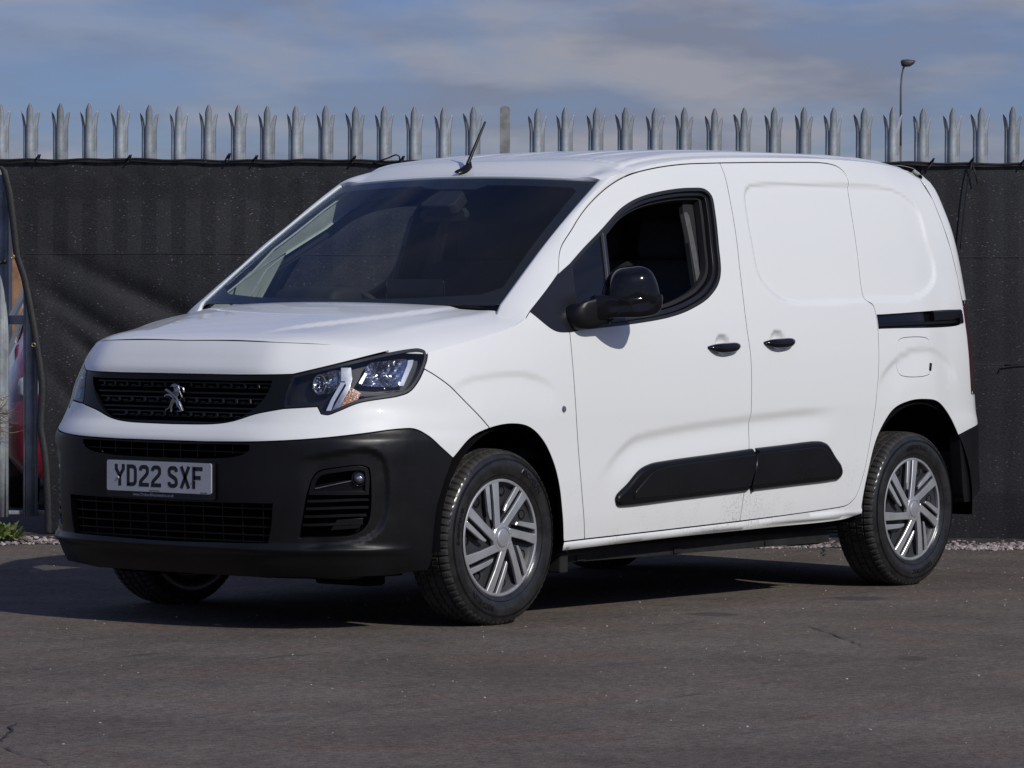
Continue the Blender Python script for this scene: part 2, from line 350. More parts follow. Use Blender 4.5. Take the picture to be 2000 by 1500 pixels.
def disp(s,z):
    a=np.clip(np.asarray(s)/SMAX*499,0,498.999);b=np.clip((np.asarray(z)-ZK[0])/(ZK[-1]-ZK[0])*399,0,398.999)
    i=a.astype(int);j=b.astype(int);fa=a-i;fb=b-j
    return _T2[i,j]*(1-fa)*(1-fb)+_T2[i+1,j]*fa*(1-fb)+_T2[i,j+1]*(1-fa)*fb+_T2[i+1,j+1]*fa*fb
def plan(s):
    s=np.asarray(s,float)
    return np.interp(s,_S,_X),np.interp(s,_S,_Y),np.interp(s,_S,_NX),np.interp(s,_S,_NY)
def shell(s,z,extra=0.):
    x,y,nx,ny=plan(s);dd=disp(s,z)+extra
    return np.stack([x+nx*dd,y+ny*dd,np.broadcast_to(z,np.shape(x))+0.*x],-1)

BK=json.loads('''{"doorF":[[1.895,1.0756,1],[1.8937,0.9764],[1.9087,0.7281],[1.9393,0.4976],[1.9815,0.2977,1]],"doorB":[[2.9746,0.3252,1],[2.9915,0.4625],[3.0147,0.6034],[3.0314,0.7852],[3.0393,0.9671],[3.0326,1.0885],[3.051,1.2911],[3.0819,1.4542],[3.103,1.5772],[3.1235,1.7009],[3.1218,1.7463,1]],"doorBot":[[1.9815,0.2977,1],[2.4851,0.3113],[2.9746,0.3252,1]],"doorTop":[[3.1218,1.7463,1],[2.8559,1.7321],[2.6509,1.708],[2.5055,1.678],[2.3897,1.6353],[2.2473,1.5591],[2.1093,1.4663],[2.0086,1.3987],[1.9692,1.3596],[1.9193,1.2917,1]],"tri":[[1.9193,1.2917,1],[1.7026,1.1516,1],[1.7896,1.091],[1.8287,1.0777],[1.895,1.0756,1],[1.9344,1.0793,1],[2.0072,1.331,1]],"win":[[2.0072,1.331,1],[2.1288,1.3945],[2.2943,1.4793],[2.4262,1.5548],[2.5418,1.597],[2.7019,1.6267],[2.8705,1.641],[2.9624,1.6372],[2.9934,1.6115],[2.9849,1.5441],[2.9515,1.4116],[2.9273,1.3102],[2.8929,1.2596],[2.8105,1.205],[2.678,1.1588],[2.5354,1.129],[2.299,1.1037],[1.9344,1.0793,1]],"slideTop":[[3.1218,1.7463,1],[3.5366,1.761],[3.9193,1.7663],[3.9878,1.7512],[4.0174,1.7262],[4.0167,1.6918,1]],"slideB":[[4.0167,1.6918,1],[3.9863,1.5967],[3.9417,1.383],[3.9235,1.207],[3.9698,1.1775],[3.9813,1.1182],[3.9676,0.9594],[3.9409,0.8116],[3.8976,0.6433],[3.8398,0.476],[3.7938,0.3932],[3.7372,0.3616],[3.6777,0.3533,1]],"slideBot":[[3.6777,0.3533,1],[3.382,0.3397],[2.9746,0.3252,1]],"rec":[[3.2207,1.6251],[3.2527,1.6528],[3.3134,1.6668],[3.6283,1.6772],[4.019,1.6833],[4.3335,1.6765],[4.4605,1.6469],[4.5453,1.583],[4.5474,1.4559],[4.5693,1.3577],[4.5458,1.292],[4.411,1.226],[4.2864,1.2039],[3.9518,1.1965],[3.4173,1.1825],[3.3129,1.1966],[3.2212,1.2454],[3.1769,1.3023],[3.1767,1.4147],[3.1996,1.569]],"flap":[[4.133,1.0348],[4.1552,1.0432],[4.3446,1.0467],[4.3819,1.0357],[4.3887,0.9774],[4.3782,0.8954],[4.3465,0.8829],[4.1647,0.8808],[4.1252,0.8941],[4.1053,0.9689]],"slot":[[3.9835,1.1415,1],[4.7249,1.1613],[4.7592,1.1547],[4.7579,1.1107],[4.7285,1.0975],[3.9845,1.08,1]],"rub1":[[3.0427,0.6108,1],[2.7968,0.5972],[2.4609,0.5787],[2.3626,0.5697],[2.2914,0.5484],[2.2191,0.4981],[2.1488,0.4519],[2.144,0.4326],[2.1614,0.4145],[2.1935,0.4114],[2.5678,0.4251],[3.0037,0.4418,1],[3.044,0.5216],[3.0501,0.5721]],"rub2":[[3.0427,0.6108,1],[3.2525,0.6196],[3.4714,0.6286],[3.5272,0.6251],[3.5647,0.6117],[3.6217,0.5602],[3.6641,0.5235],[3.6734,0.4918],[3.6485,0.4696],[3.5886,0.4632],[3.2945,0.4523],[3.0037,0.4418,1],[3.044,0.5216],[3.0501,0.5721]],"swage":[[1.9828,0.4962],[2.059,0.5611],[2.153,0.6339],[2.2484,0.682],[2.329,0.6977],[2.5926,0.7235],[3.0029,0.7493],[3.36,0.7671],[3.6958,0.7757]],"arch1":[[1.2124,0.6226,1],[1.3024,0.6944],[1.3968,0.7258],[1.526,0.7399],[1.6297,0.7246],[1.7109,0.6717],[1.7721,0.5886],[1.8071,0.502],[1.8324,0.3962],[1.8549,0.2937],[1.865,0.2566,1]],"arch2":[[3.8423,0.3216,1],[3.8483,0.3913],[3.8742,0.4855],[3.9216,0.6004],[3.9759,0.6733],[4.0666,0.7458],[4.1882,0.7777],[4.312,0.7842],[4.4299,0.7714],[4.5272,0.7195],[4.5887,0.6593],[4.618,0.6257,1]],"rbump":[[4.618,0.6257,1],[4.7428,0.6488],[4.8823,0.6672]],"blackTop":[[0.2133,0.6786],[0.4438,0.6839],[0.6367,0.6955],[0.8233,0.7137],[0.9867,0.7305],[1.0503,0.7298],[1.1011,0.7072],[1.1533,0.6661],[1.2124,0.6226,1]],"fendSeam":[[1.1261,0.9447,1],[1.1685,0.9207],[1.227,0.8798],[1.311,0.8051],[1.397,0.7314,1]],"hoodSeam":[[1.16,1.0051,1],[1.2667,1.0288],[1.4199,1.0599],[1.5891,1.097],[1.6748,1.1289,1]],"head":[[0.5594,0.9225,1],[0.7028,0.9522],[0.8482,0.9778],[0.997,1.0034],[1.0884,1.0161],[1.1327,1.0179],[1.1549,1.0087],[1.1546,0.9904],[1.1252,0.941],[1.0869,0.8936],[1.0494,0.8628],[1.0049,0.8485],[0.8321,0.8236],[0.7477,0.7946],[0.7074,0.7818],[0.6812,0.7853,1],[0.666,0.8106,1],[0.5282,0.8022,1],[0.5279,0.8313],[0.5418,0.8805]],"grilleOutB":[[0.5282,0.8022,1],[0.4098,0.7824],[0.3081,0.7551],[0.2269,0.7443],[0.002,0.7394]],"frontTop":[[0.0484,0.9229],[0.2484,0.9192],[0.4893,0.9221],[0.5592,0.9243,1],[0.7027,0.954],[0.8488,0.9814],[1.0107,1.0107,1]],"grilleIn":[[0.0536,0.9007],[0.2495,0.899],[0.4705,0.9018,1],[0.4609,0.8707],[0.4312,0.8302],[0.3729,0.7855],[0.3074,0.7569],[0.0013,0.7485]],"intake":[[0.0399,0.4611],[0.511,0.4665,1],[0.5042,0.3806],[0.49,0.3216,1],[0.0321,0.3138]],"slotU":[[0.0403,0.6698],[0.4161,0.6742,1],[0.4184,0.656],[0.3788,0.6332],[0.2618,0.6192],[0.0404,0.6151]],"fogRec":[[0.6324,0.4957,1],[0.6525,0.5558],[0.6744,0.5833],[0.747,0.5981],[0.8386,0.6052],[0.861,0.5977],[0.8687,0.574],[0.868,0.4192],[0.8515,0.3829],[0.8126,0.3558],[0.6055,0.3422,1]],"sillT":[[1.9815,0.2977],[2.9746,0.3252],[3.738,0.3573]],"sillB":[[1.865,0.2566,1],[2.4939,0.2752],[3.1771,0.2882],[3.7655,0.3035],[3.8423,0.3216,1]],"hatch":[[4.7019,1.7191],[4.7305,1.6354],[4.7444,1.525],[4.7637,1.4149],[4.7864,1.2937],[4.7887,1.1944]],"pillarB":[[2.2956,1.4813],[2.1594,1.1677]],"arcF":[[1.2034,0.8708],[1.302,0.9161],[1.4325,0.9334],[1.6014,0.9374],[1.7146,0.9155],[1.8,0.8728]],"arcR":[[3.9518,0.8749],[4.0795,0.9584],[4.2742,1.0126],[4.4522,0.9985]],"noseSeam":[[-0.0009,1.0417],[0.1887,1.0428],[0.3922,1.0399],[0.6,1.0354],[0.7504,1.0304],[0.8977,1.0215],[1.0107,1.0107,1]],"trackCov":[[4.4507,1.1546],[4.7621,1.1635],[4.7531,1.0975],[4.6379,1.0934],[4.4438,1.1091]],"sillCrease":[[1.8599,0.2742],[2.4896,0.2913],[3.7603,0.3248]],"hlBladeA":[[0.7645,0.9478],[0.8116,0.9478],[0.8136,0.9103],[0.7977,0.8728],[0.7467,0.7977],[0.7246,0.7976],[0.7845,0.8842],[0.7813,0.9005],[0.7631,0.9004]],"hlBladeB":[[0.763,0.8956],[0.7802,0.8956],[0.7318,0.8286],[0.7191,0.7976],[0.7009,0.7954],[0.7187,0.8318]],"hlMain":[[0.8409,0.8907],[0.8643,0.9135],[0.9012,0.9593],[0.9735,0.9707],[1.076,0.9772],[1.076,0.9772],[1.0745,0.9723],[1.0182,0.8838],[0.9544,0.8807],[0.8602,0.8841]],"hlStrip":[[1.0789,0.9739],[1.1008,0.9755],[1.09,0.9558],[1.0373,0.8837],[1.02,0.883],[1.07,0.9559]],"hlInner":[[0.6352,0.8804],[0.648,0.9132],[0.6932,0.9297],[0.762,0.9363],[0.763,0.8972],[0.7184,0.858],[0.6662,0.8545],[0.6436,0.8642]],"hlInd":[[0.806,0.8793],[0.8496,0.858],[0.8284,0.8254],[0.7938,0.814],[0.7504,0.8026],[0.7872,0.8548]],"hlStub":[[0.8433,0.8939],[0.8772,0.9298],[0.887,0.9265],[0.857,0.8907]],"fogBulge":[[0.5913,0.6097],[0.6742,0.6341],[0.8015,0.6562],[0.8667,0.6559],[0.9107,0.6318],[0.9285,0.5824],[0.9298,0.4365],[0.894,0.364],[0.8226,0.3283],[0.7112,0.3139],[0.5894,0.3053]],"misc":[[1.8298,0.7887],[2.8591,1.0207],[3.2415,1.0369],[1.9692,1.3596]]}''')
CV={k:np.array(curve(v,.012)) for k,v in BK.items() if k not in('rec','flap','misc','fogBulge') and not k.startswith('hl')}
FGB=np.array(curve(BK['fogBulge'],.02,True)); REC=np.array(curve(BK['rec'],.02,True))
def smst(t): t=np.clip(t,0,1); return t*t*(3-2*t)
SW=CV['swage']; ARF=np.array(curve([(1.16,.84)]+BK['arcF']+[(1.84,.83)],.02)); ARR=np.array(curve([(3.90,.80)]+BK['arcR']+[(4.60,.93),(4.68,.84)],.02))
def crease(P,line,A,w,Lr,f=.18):
    d,arg,sg=pdist(P,line,False)
    t=np.where(sg<0,d,0)          # below a line that runs towards +s
    fade=smst(arg/f)*smst((1-arg)/f)
    return -A*smst(t/w)*(1-smst((t-w)/Lr))*fade
HND=[tuple(BK['misc'][1][:2]),tuple(BK['misc'][2][:2])]
def ext(S,z):
    S=np.abs(np.asarray(S,float)); z=np.asarray(z,float)+0*S; e=np.zeros_like(S)
    sh=S.shape; S=S.ravel(); z=z.ravel(); e=e.ravel(); P=np.stack([S,z],1)
    m=(S>3.1)&(S<4.7)&(z>1.15)&(z<1.72)
    if m.any():
        d,_,_=pdist(P[m],REC); ins=inpoly(P[m],REC); t=np.where(ins,d,-d)
        e[m]+=-.011*smst((t+.006)/.022)
    m=(S>1.9)&(S<3.75)&(z>.30)&(z<.80)
    if m.any(): e[m]+=crease(P[m],SW,.0095,.042,.10)
    m=(S>1.1)&(S<1.9)&(z>.6)&(z<.96)
    if m.any(): e[m]+=crease(P[m],ARF,.0070,.034,.12,.25)
    m=(S>3.85)&(S<4.75)&(z>.6)&(z<1.05)
    if m.any(): e[m]+=crease(P[m],ARR,.0075,.034,.14,.25)
    for hs_,hz in HND:
        r=np.sqrt(((S-hs_+.0)/.056)**2+((z-hz+.001)/.048)**2); e+=-.020*(1-smst((r-.45)/.55))
    # bumper: lip under the grille intake, pulled-in fog surround
    m=(S<1.15)&(z<.36)
    if m.any(): e[m]+=.013*np.exp(-((z[m]-.298)/.014)**2)*smst((1.1-S[m])/.3)
    m=(S>.5)&(S<1.1)&(z>.25)&(z<.70)
    if m.any():
        d,_,_=pdist(P[m],FGB); t=np.where(inpoly(P[m],FGB),d,-d); e[m]+=-.010*smst((t+.008)/.022)*smst((S[m]-.60)/.09)
    m=(S<1.25)&(z>.62)&(z<.74)
    # mid-height step of the sill
    m=(S>1.8)&(S<3.9)&(z<.36)
    if m.any():
        zc=np.interp(S[m],CV['sillCrease'][:,0],CV['sillCrease'][:,1]); zt=zc+.020
        e[m]+=-.006*smst((z[m]-zc)/.006)*0+ .006*smst((zt-z[m])/.010)-.016*smst((zc-z[m])/.02)
    return e.reshape(sh)
def SH(P,extra=0.):
    s=P[:,0];z=P[:,1]; a=np.abs(s); q=shell(a,z,ext(a,z)+extra); q[:,1]*=np.where(s<0,-1,1); return q
def SHP(P,extra=0.):      # without the pressed detail
    s=P[:,0];z=P[:,1]; a=np.abs(s); q=shell(a,z,extra); q[:,1]*=np.where(s<0,-1,1); return q
def fnormal(fn,P,extra=0.,h=.0025):
    a=fn(P+[h,0],extra)-fn(P-[h,0],extra); b=fn(P+[0,h],extra)-fn(P-[0,h],extra); n=np.cross(a,b); n/= (np.linalg.norm(n,axis=1)[:,None]+1e-12); return n
def panel(name,outer,mat,parent=None,holes=(),fn=None,extra=0.,res=.022,gap=.0032,depth=.022,both=False,hgap=0.,rise=0.,side_lr=None,flip=False,lip=.0012,seam=True):
    fn=fn or SH
    outer=dedupe(outer)
    if area(outer)<0: outer=outer[::-1]
    if gap: outer=inset(outer,gap)
    hs_=[]
    for h in holes:
        h=dedupe(h)
        if area(h)<0:h=h[::-1]
        if hgap:h=inset(h,-hgap)
        hs_.append(h[::-1])
    loops=[outer]+hs_; pts=[];edges=[]
    for L in loops:
        b=len(pts); pts+=list(L); edges+=[(b+i,b+(i+1)%len(L)) for i in range(len(L))]
    nb=len(pts)
    x0,y0=outer.min(0);x1,y1=outer.max(0)
    gx,gy=np.meshgrid(np.arange(x0+res*.5,x1,res),np.arange(y0+res*.5,y1,res)); gx[1::2]+=res*.5
    G=np.stack([gx.ravel(),gy.ravel()],1); k=inpoly(G,outer)
    for h in hs_:k&=~inpoly(G,h)
    G=G[k]
    if len(G):
        dm=np.full(len(G),1e9)
        for L in loops: dm=np.minimum(dm,pdist(G,L)[0])
        G=G[dm>res*.42]
    pts+=list(G)
    r=delaunay_2d_cdt([Vector(p) for p in pts],edges,[],0,1e-7)
    P=np.array([tuple(v) for v in r[0]]); F=np.array([tuple(f) for f in r[2]])
    c=P[F].mean(1)+1.3e-7; k=inpoly(c,outer)
    for h in hs_:k&=~inpoly(c,h)
    F=F[k]
    a=P[F]; ar=(a[:,1,0]-a[:,0,0])*(a[:,2,1]-a[:,0,1])-(a[:,2,0]-a[:,0,0])*(a[:,1,1]-a[:,0,1]); F=F[np.abs(ar)>1e-10]
    A_t=.5*np.abs((P[F][:,1,0]-P[F][:,0,0])*(P[F][:,2,1]-P[F][:,0,1])-(P[F][:,2,0]-P[F][:,0,0])*(P[F][:,1,1]-P[F][:,0,1])).sum(); A_p=abs(area(outer))-sum(abs(area(h)) for h in hs_)
    if abs(A_t-A_p)>.002*A_p: print('PANEL AREA',name,round(A_t,4),round(A_p,4))
    V=fn(P,extra+rise); N=fnormal(fn,P,extra+rise); V=list(V);N=list(N);F=[tuple(f) for f in F]; dark=set()
    for L in loops:
        n=len(L); T=np.roll(L,-1,0)-np.roll(L,1,0); T/=np.linalg.norm(T,axis=1)[:,None]; m2=np.stack([T[:,1],-T[:,0]],1)   # outward of the panel
        A=fn(L,extra+rise); NA=fnormal(fn,L,extra+rise); Mo=fn(L+m2*.004,extra+rise)-A; Mo-=NA*np.sum(Mo*NA,1)[:,None]; Mo/=np.linalg.norm(Mo,axis=1)[:,None]+1e-9
        rings=[(A,NA)]
        if rise:
            w=min(rise*1.3,.02)
            rings+=[(A+Mo*.45*w-NA*rise*.12,NA*.85+Mo*.5),(A+Mo*.85*w-NA*rise*.5,NA*.4+Mo*.9),(A+Mo*w-NA*(rise+.004),Mo)]
        else:
            rings+=[(A+Mo*lip*.7-NA*lip*.3,NA*.8+Mo*.6),(A+Mo*lip-NA*lip*1.6,NA*.1+Mo),(A+Mo*lip-NA*lip*1.7,Mo),(A+Mo*lip-NA*depth,Mo)]
        b=len(V)
        for q,nn in rings:
            V+=list(q); nn=nn/np.linalg.norm(nn,axis=1)[:,None]; N+=list(nn)
        for i in range(len(rings)-1):
            for j in range(n):
                j2=(j+1)%n; F.append((b+i*n+j,b+(i+1)*n+j,b+(i+1)*n+j2,b+i*n+j2))
                if i==len(rings)-2 and not rise: dark.add(len(F)-1)
    nf=len(F); V=np.array(V);N=np.array(N)
    if flip: F=[f[::-1] for f in F]; N=-N
    fm=None
    if mat is PAINT and seam: mat=[PAINT,VOID]; fm=[1 if i in dark else 0 for i in range(len(F))]  # deep edge ring painted black for the shade inside the shut lines
    out=[mk(name,V,F,mat,parent,normals=N,fm=fm)]
    if both:
        V2=V*[1,-1,1];N2=N*[1,-1,1]; out.append(mk(name,V2,[f[::-1] for f in F],mat,parent,normals=N2,fm=fm))
    return out
def mir(c): c=np.asarray(c); return (c*[-1,1])[::-1]     # right half (s>=0) -> left half, for symmetric outlines
def sub(c,a,b):
    i=np.argmin(np.hypot(*(c-a).T)); j=np.argmin(np.hypot(*(c-b).T))
    return c[i:j+1] if i<=j else c[j:i+1][::-1]
def cat(*a): return np.vstack([np.atleast_2d(np.asarray(x,float)) for x in a])
def bar(name,line,h,e0,e1,mat,parent,fn=None,mirror=False):   # box following the shell along a polyline
    fn=fn or SHP; L=np.array(line,float); T=np.gradient(L,axis=0); T/=np.linalg.norm(T,axis=1)[:,None]; n2=np.stack([-T[:,1],T[:,0]],1)
    c=h*.18
    rings=[fn(L-n2*h/2,e1),fn(L-n2*h/2,e0-c),fn(L-n2*(h/2-c),e0),fn(L+n2*(h/2-c),e0),fn(L+n2*h/2,e0-c),fn(L+n2*h/2,e1)]
    n=len(L); V=np.vstack(rings); F=[]
    for i in range(6):
        for j in range(n-1):
            i2=(i+1)%6; F.append((i*n+j,i*n+j+1,i2*n+j+1,i2*n+j))
    F.append(tuple(i*n for i in range(6))); F.append(tuple(i*n+n-1 for i in range(6))[::-1])
    if mirror: V=V*[1,-1,1]; F=[f[::-1] for f in F]
    return V,F
def barobj(name,line,h,e0,e1,mat,parent,mirror=False,fn=None):
    V,F=bar(name,line,h,e0,e1,mat,parent,fn,mirror); return mk(name,V,F,mat,parent,smooth=False)
# ------------------------------------------------------------------ the yard: frame of the fence (D = distance from the eye point, L = along the fence)
YAW=math.atan2(CD[1],CD[0]); DH=np.array([math.cos(YAW),math.sin(YAW),0.]); EH=np.array([math.sin(YAW),-math.cos(YAW),0.]); ORG=np.array([CAM[0],CAM[1],0.])
def Wd(L,D,z): return ORG+DH*D+EH*L+np.array([0,0,z])
ROT=np.stack([EH,DH,[0,0,1]],1)     # columns: along fence, away, up
def mat_asphalt():
    m,nt,b=nmat('asphalt'); setp(b,(.1,.09,.085),.88,spec=.15); N=nt.nodes; Lk=nt.links
    tc=N.new('ShaderNodeTexCoord')
    def noi(s,d=4,r=.5,vec=None,dist=0):
        n=N.new('ShaderNodeTexNoise'); n.inputs['Scale'].default_value=s; n.inputs['Detail'].default_value=d; n.inputs['Roughness'].default_value=r; n.inputs['Distortion'].default_value=dist
        Lk.new(vec or tc.outputs['Object'],n.inputs['Vector']); return n.outputs[0]
    def ramp(v,a,b_,c0=(0,0,0),c1=(1,1,1)):
        r=N.new('ShaderNodeValToRGB'); r.color_ramp.elements[0].position=a; r.color_ramp.elements[1].position=b_; r.color_ramp.elements[0].color=(*c0,1); r.color_ramp.elements[1].color=(*c1,1); Lk.new(v,r.inputs[0]); return r.outputs[0]
    def mix(f,a,b_,t='MIX'):
        x=N.new('ShaderNodeMix'); x.data_type='RGBA'; x.blend_type=t
        for i,v in ((0,f),(6,a),(7,b_)):
            if hasattr(v,'links'): Lk.new(v,x.inputs[i])
            else: x.inputs[i].default_value=v if i==0 else (*v,1)
        return x.outputs[2]
    base=ramp(noi(.8,6,.62),.36,.64,(.098,.084,.073),(.146,.127,.110))
    red=mix(ramp(noi(1.7,4,.6,dist=.6),.52,.72),base,(.138,.100,.082))
    fine=mix(.75,red,ramp(noi(140,5,.7),.28,.72,(.12,.12,.12),(2.1,2.05,2.0)),'MULTIPLY')
    fine=mix(1.,fine,ramp(noi(34,4,.7),.3,.7,(.58,.58,.58),(1.46,1.45,1.43)),'MULTIPLY'); fine=mix(1.,fine,ramp(noi(6,5,.6),.3,.7,(.86,.86,.87),(1.14,1.14,1.13)),'MULTIPLY')
    # pale grit and dark specks
    v=N.new('ShaderNodeTexVoronoi'); v.inputs['Scale'].default_value=26; Lk.new(tc.outputs['Object'],v.inputs['Vector'])
    sp=mix(ramp(v.outputs['Distance'],.05,.09,(1,1,1),(0,0,0)),fine,(.17,.16,.15))
    gate=ramp(noi(7,3),.56,.62); sp=mix(gate,fine,sp)
    v2=N.new('ShaderNodeTexVoronoi'); v2.inputs['Scale'].default_value=9; Lk.new(tc.outputs['Object'],v2.inputs['Vector'])
    sp=mix(mixf(nt,ramp(v2.outputs['Distance'],.05,.10,(1,1,1),(0,0,0)),ramp(noi(3,3),.55,.6)),sp,(.035,.03,.03))
    # scuffs drawn out along the wheel tracks
    mp=N.new('ShaderNodeMapping'); mp.inputs['Rotation'].default_value=(0,0,YAW+R(90)); mp.inputs['Scale'].default_value=(1.2,9,1); Lk.new(tc.outputs['Object'],mp.inputs[0])
    sc=mix(ramp(noi(1.3,5,.65,mp.outputs[0]),.60,.74),sp,(.062,.054,.050))
    # two old oil stains
    cur=sc
    for (x,y,rx,ry) in STAINS:
        sb=N.new('ShaderNodeVectorMath'); sb.operation='SUBTRACT'; Lk.new(tc.outputs['Object'],sb.inputs[0]); sb.inputs[1].default_value=(x,y,0)
        ro=N.new('ShaderNodeMapping'); ro.vector_type='POINT'; ro.inputs['Rotation'].default_value=(0,0,-(YAW+R(90))); Lk.new(sb.outputs[0],ro.inputs[0])
        dv=N.new('ShaderNodeVectorMath'); dv.operation='DIVIDE'; Lk.new(ro.outputs[0],dv.inputs[0]); dv.inputs[1].default_value=(rx,ry,1)
        ln=N.new('ShaderNodeVectorMath'); ln.operation='LENGTH'; Lk.new(dv.outputs[0],ln.inputs[0])
        ad=N.new('ShaderNodeMath'); ad.operation='MULTIPLY_ADD'; Lk.new(noi(9,3),ad.inputs[0]); ad.inputs[1].default_value=.7; Lk.new(ln.outputs['Value'],ad.inputs[2])
        hf=N.new('ShaderNodeMath'); hf.operation='MULTIPLY'; Lk.new(ad.outputs[0],hf.inputs[0]); hf.inputs[1].default_value=.5; cur=mix(ramp(hf.outputs[0],.55,.72,(.7,.7,.7),(0,0,0)),cur,(.065,.058,.056))
    Lk.new(cur,b.inputs['Base Color'])
    bp=N.new('ShaderNodeBump'); bp.inputs['Strength'].default_value=.38; bp.inputs['Distance'].default_value=.004
    Lk.new(noi(110,6,.75),bp.inputs['Height']); Lk.new(bp.outputs[0],b.inputs['Normal'])
    return m
def mixf(nt,a,b):
    m=nt.nodes.new('ShaderNodeMath'); m.operation='MULTIPLY'; nt.links.new(a,m.inputs[0]); nt.links.new(b,m.inputs[1]); return m.outputs[0]
STAINS=[tuple(Wd(.0+(1680-1000)/7730.8*15.9,15.9,0)[:2])+(.11,.13),tuple(Wd((1395-1000)/7730.8*15.05,15.05,0)[:2])+(.11,.10),tuple(Wd(1.35,13.2,0)[:2])+(.05,.10)]
# one sheet out to the horizon, finer near the van
g=[-3000,-300,-60,-20,-8,-3,0,3,8,20,60,300,3000]
V=[(x,y,0) for y in g for x in g]; n=len(g); F=[(j*n+i,j*n+i+1,(j+1)*n+i+1,(j+1)*n+i) for j in range(n-1) for i in range(n-1)]
tag(mk('asphalt_ground',V,F,mat_asphalt(),smooth=False),'worn brown-grey asphalt yard the van stands on',kind='structure')
# cracks: thin sunken-looking ragged strips of dirt
CR_M=simple('crack_dirt',(.03,.026,.024),.9,vs_=40)
def crack(pts,w):
    P=catmull(pts,.05); V=[];F=[]
    for i,p in enumerate(P):
        t=P[min(i+1,len(P)-1)]-P[max(i-1,0)]; t/=np.linalg.norm(t)+1e-9; nrm=np.array([-t[1],t[0]]); j=rng.normal(0,.006); ww=w*(.3+rng.random())*(1 if 0<i<len(P)-1 else .1)
        for s_ in (-1,1):
            q=p+nrm*(s_*ww/2+j); V.append((q[0],q[1],.004))
    for i in range(len(P)-1): F.append((2*i,2*i+1,2*i+3,2*i+2))
    return V,F
mb=MB()
def gp(u,v):          # ground point along the yard, by bearing and distance
    D=1.1807/((v-750)/7730.8+.02037); return Wd((u-1000)/7730.8*D,D,0)[:2]
for pts,w in (([gp(1580,1222),gp(1625,1236),gp(1670,1252),gp(1695,1262)],.007),([gp(0,1460),gp(20,1435),gp(32,1418)],.008),([gp(0,1465),gp(60,1485),gp(110,1499)],.006),([gp(1610,1062),gp(1611,1085)],.010)):
    V_,F_=crack(pts,w); mb.add(V_,F_)
o=mb.build('asphalt_crack',CR_M); tag(o,'dirt-filled hairline cracks in the asphalt',kind='stuff')
# loose grit
def pebbles(n,fpos,smin,smax,name,mats,squash=.7):
    ph=(1+5**.5)/2; iv=np.array([(-1,ph,0),(1,ph,0),(-1,-ph,0),(1,-ph,0),(0,-1,ph),(0,1,ph),(0,-1,-ph),(0,1,-ph),(ph,0,-1),(ph,0,1),(-ph,0,-1),(-ph,0,1)])/math.hypot(1,ph)
    fi=np.array([(0,11,5),(0,5,1),(0,1,7),(0,7,10),(0,10,11),(1,5,9),(5,11,4),(11,10,2),(10,7,6),(7,1,8),(3,9,4),(3,4,2),(3,2,6),(3,6,8),(3,8,9),(4,9,5),(2,4,11),(6,2,10),(8,6,7),(9,8,1)])
    V=[];F=[];FM=[]
    for k in range(n):
        s_=smin*(smax/smin)**(rng.random()**1.6); p=fpos(s_); A=iv*(1+rng.normal(0,.16,(12,1)))*np.array([1,rng.uniform(.6,1),squash*rng.uniform(.6,1.1)])*s_
        q=rng.random()*6.28; c,s2=math.cos(q),math.sin(q); A=A@np.array([[c,s2,0],[-s2,c,0],[0,0,1]])
        V.append(A+p); F.append(fi+12*k); FM+= [int(rng.integers(len(mats)))]*20
    return mk(name,np.vstack(V),np.vstack(F),mats,smooth=False,fm=FM)
GR=[simple('gravel_pink',(.34,.27,.25),.85,vs_=60,var=.25),simple('gravel_grey',(.25,.23,.22),.85,vs_=60,var=.25),simple('gravel_pale',(.45,.39,.36),.85,vs_=60,var=.2),simple('gravel_dark',(.14,.12,.12),.9,vs_=60,var=.3)]
def gpos(s_):
    L=rng.uniform(-3.6,3.6) if rng.random()<.8 else rng.uniform(3.6,6.6); D=19.12+.05*math.sin(L*5)+.04*math.sin(L*13)+abs(rng.normal(0,1))*.28
    return Wd(L,min(D,20.3),s_*.3+.012*min(1,(D-19.1)*2)*rng.random())
tag(pebbles(11000,gpos,.007,.020,'gravel',GR),'pinkish grey gravel strip along the foot of the fence',kind='stuff')
def gpos2(s_):
    return Wd(rng.uniform(-2.2,2.4),19.2-rng.exponential(.9)*1. if rng.random()<.35 else rng.uniform(10.5,19),s_*.3)
tag(pebbles(1500,gpos2,.0016,.0052,'loose_grit',GR),'loose specks of grit scattered over the asphalt',kind='stuff')
SOIL=simple('dark_soil',(.035,.028,.024),.95,bs=60,bstr=.8,bd=.01,vs_=20,var=.4)
V=[];F=[];nx=70
for i in range(nx+1):
    L=-7+14*i/nx
    for D,z in ((19.22,.003),(19.45,.012),(19.75,.03),(20.2,.045),(21.2,.05),(21.5,-.01)): V.append(Wd(L,D+(.02*math.sin(L*7) if D<19.5 else 0),z+rng.normal(0,.003) if z>.005 else z))
for i in range(nx):
    for j in range(5): F.append((i*6+j,(i+1)*6+j,(i+1)*6+j+1,i*6+j+1))
tag(mk('soil_bed',V,[f[::-1] for f in F],SOIL),'dark soil under the fence line',kind='structure')

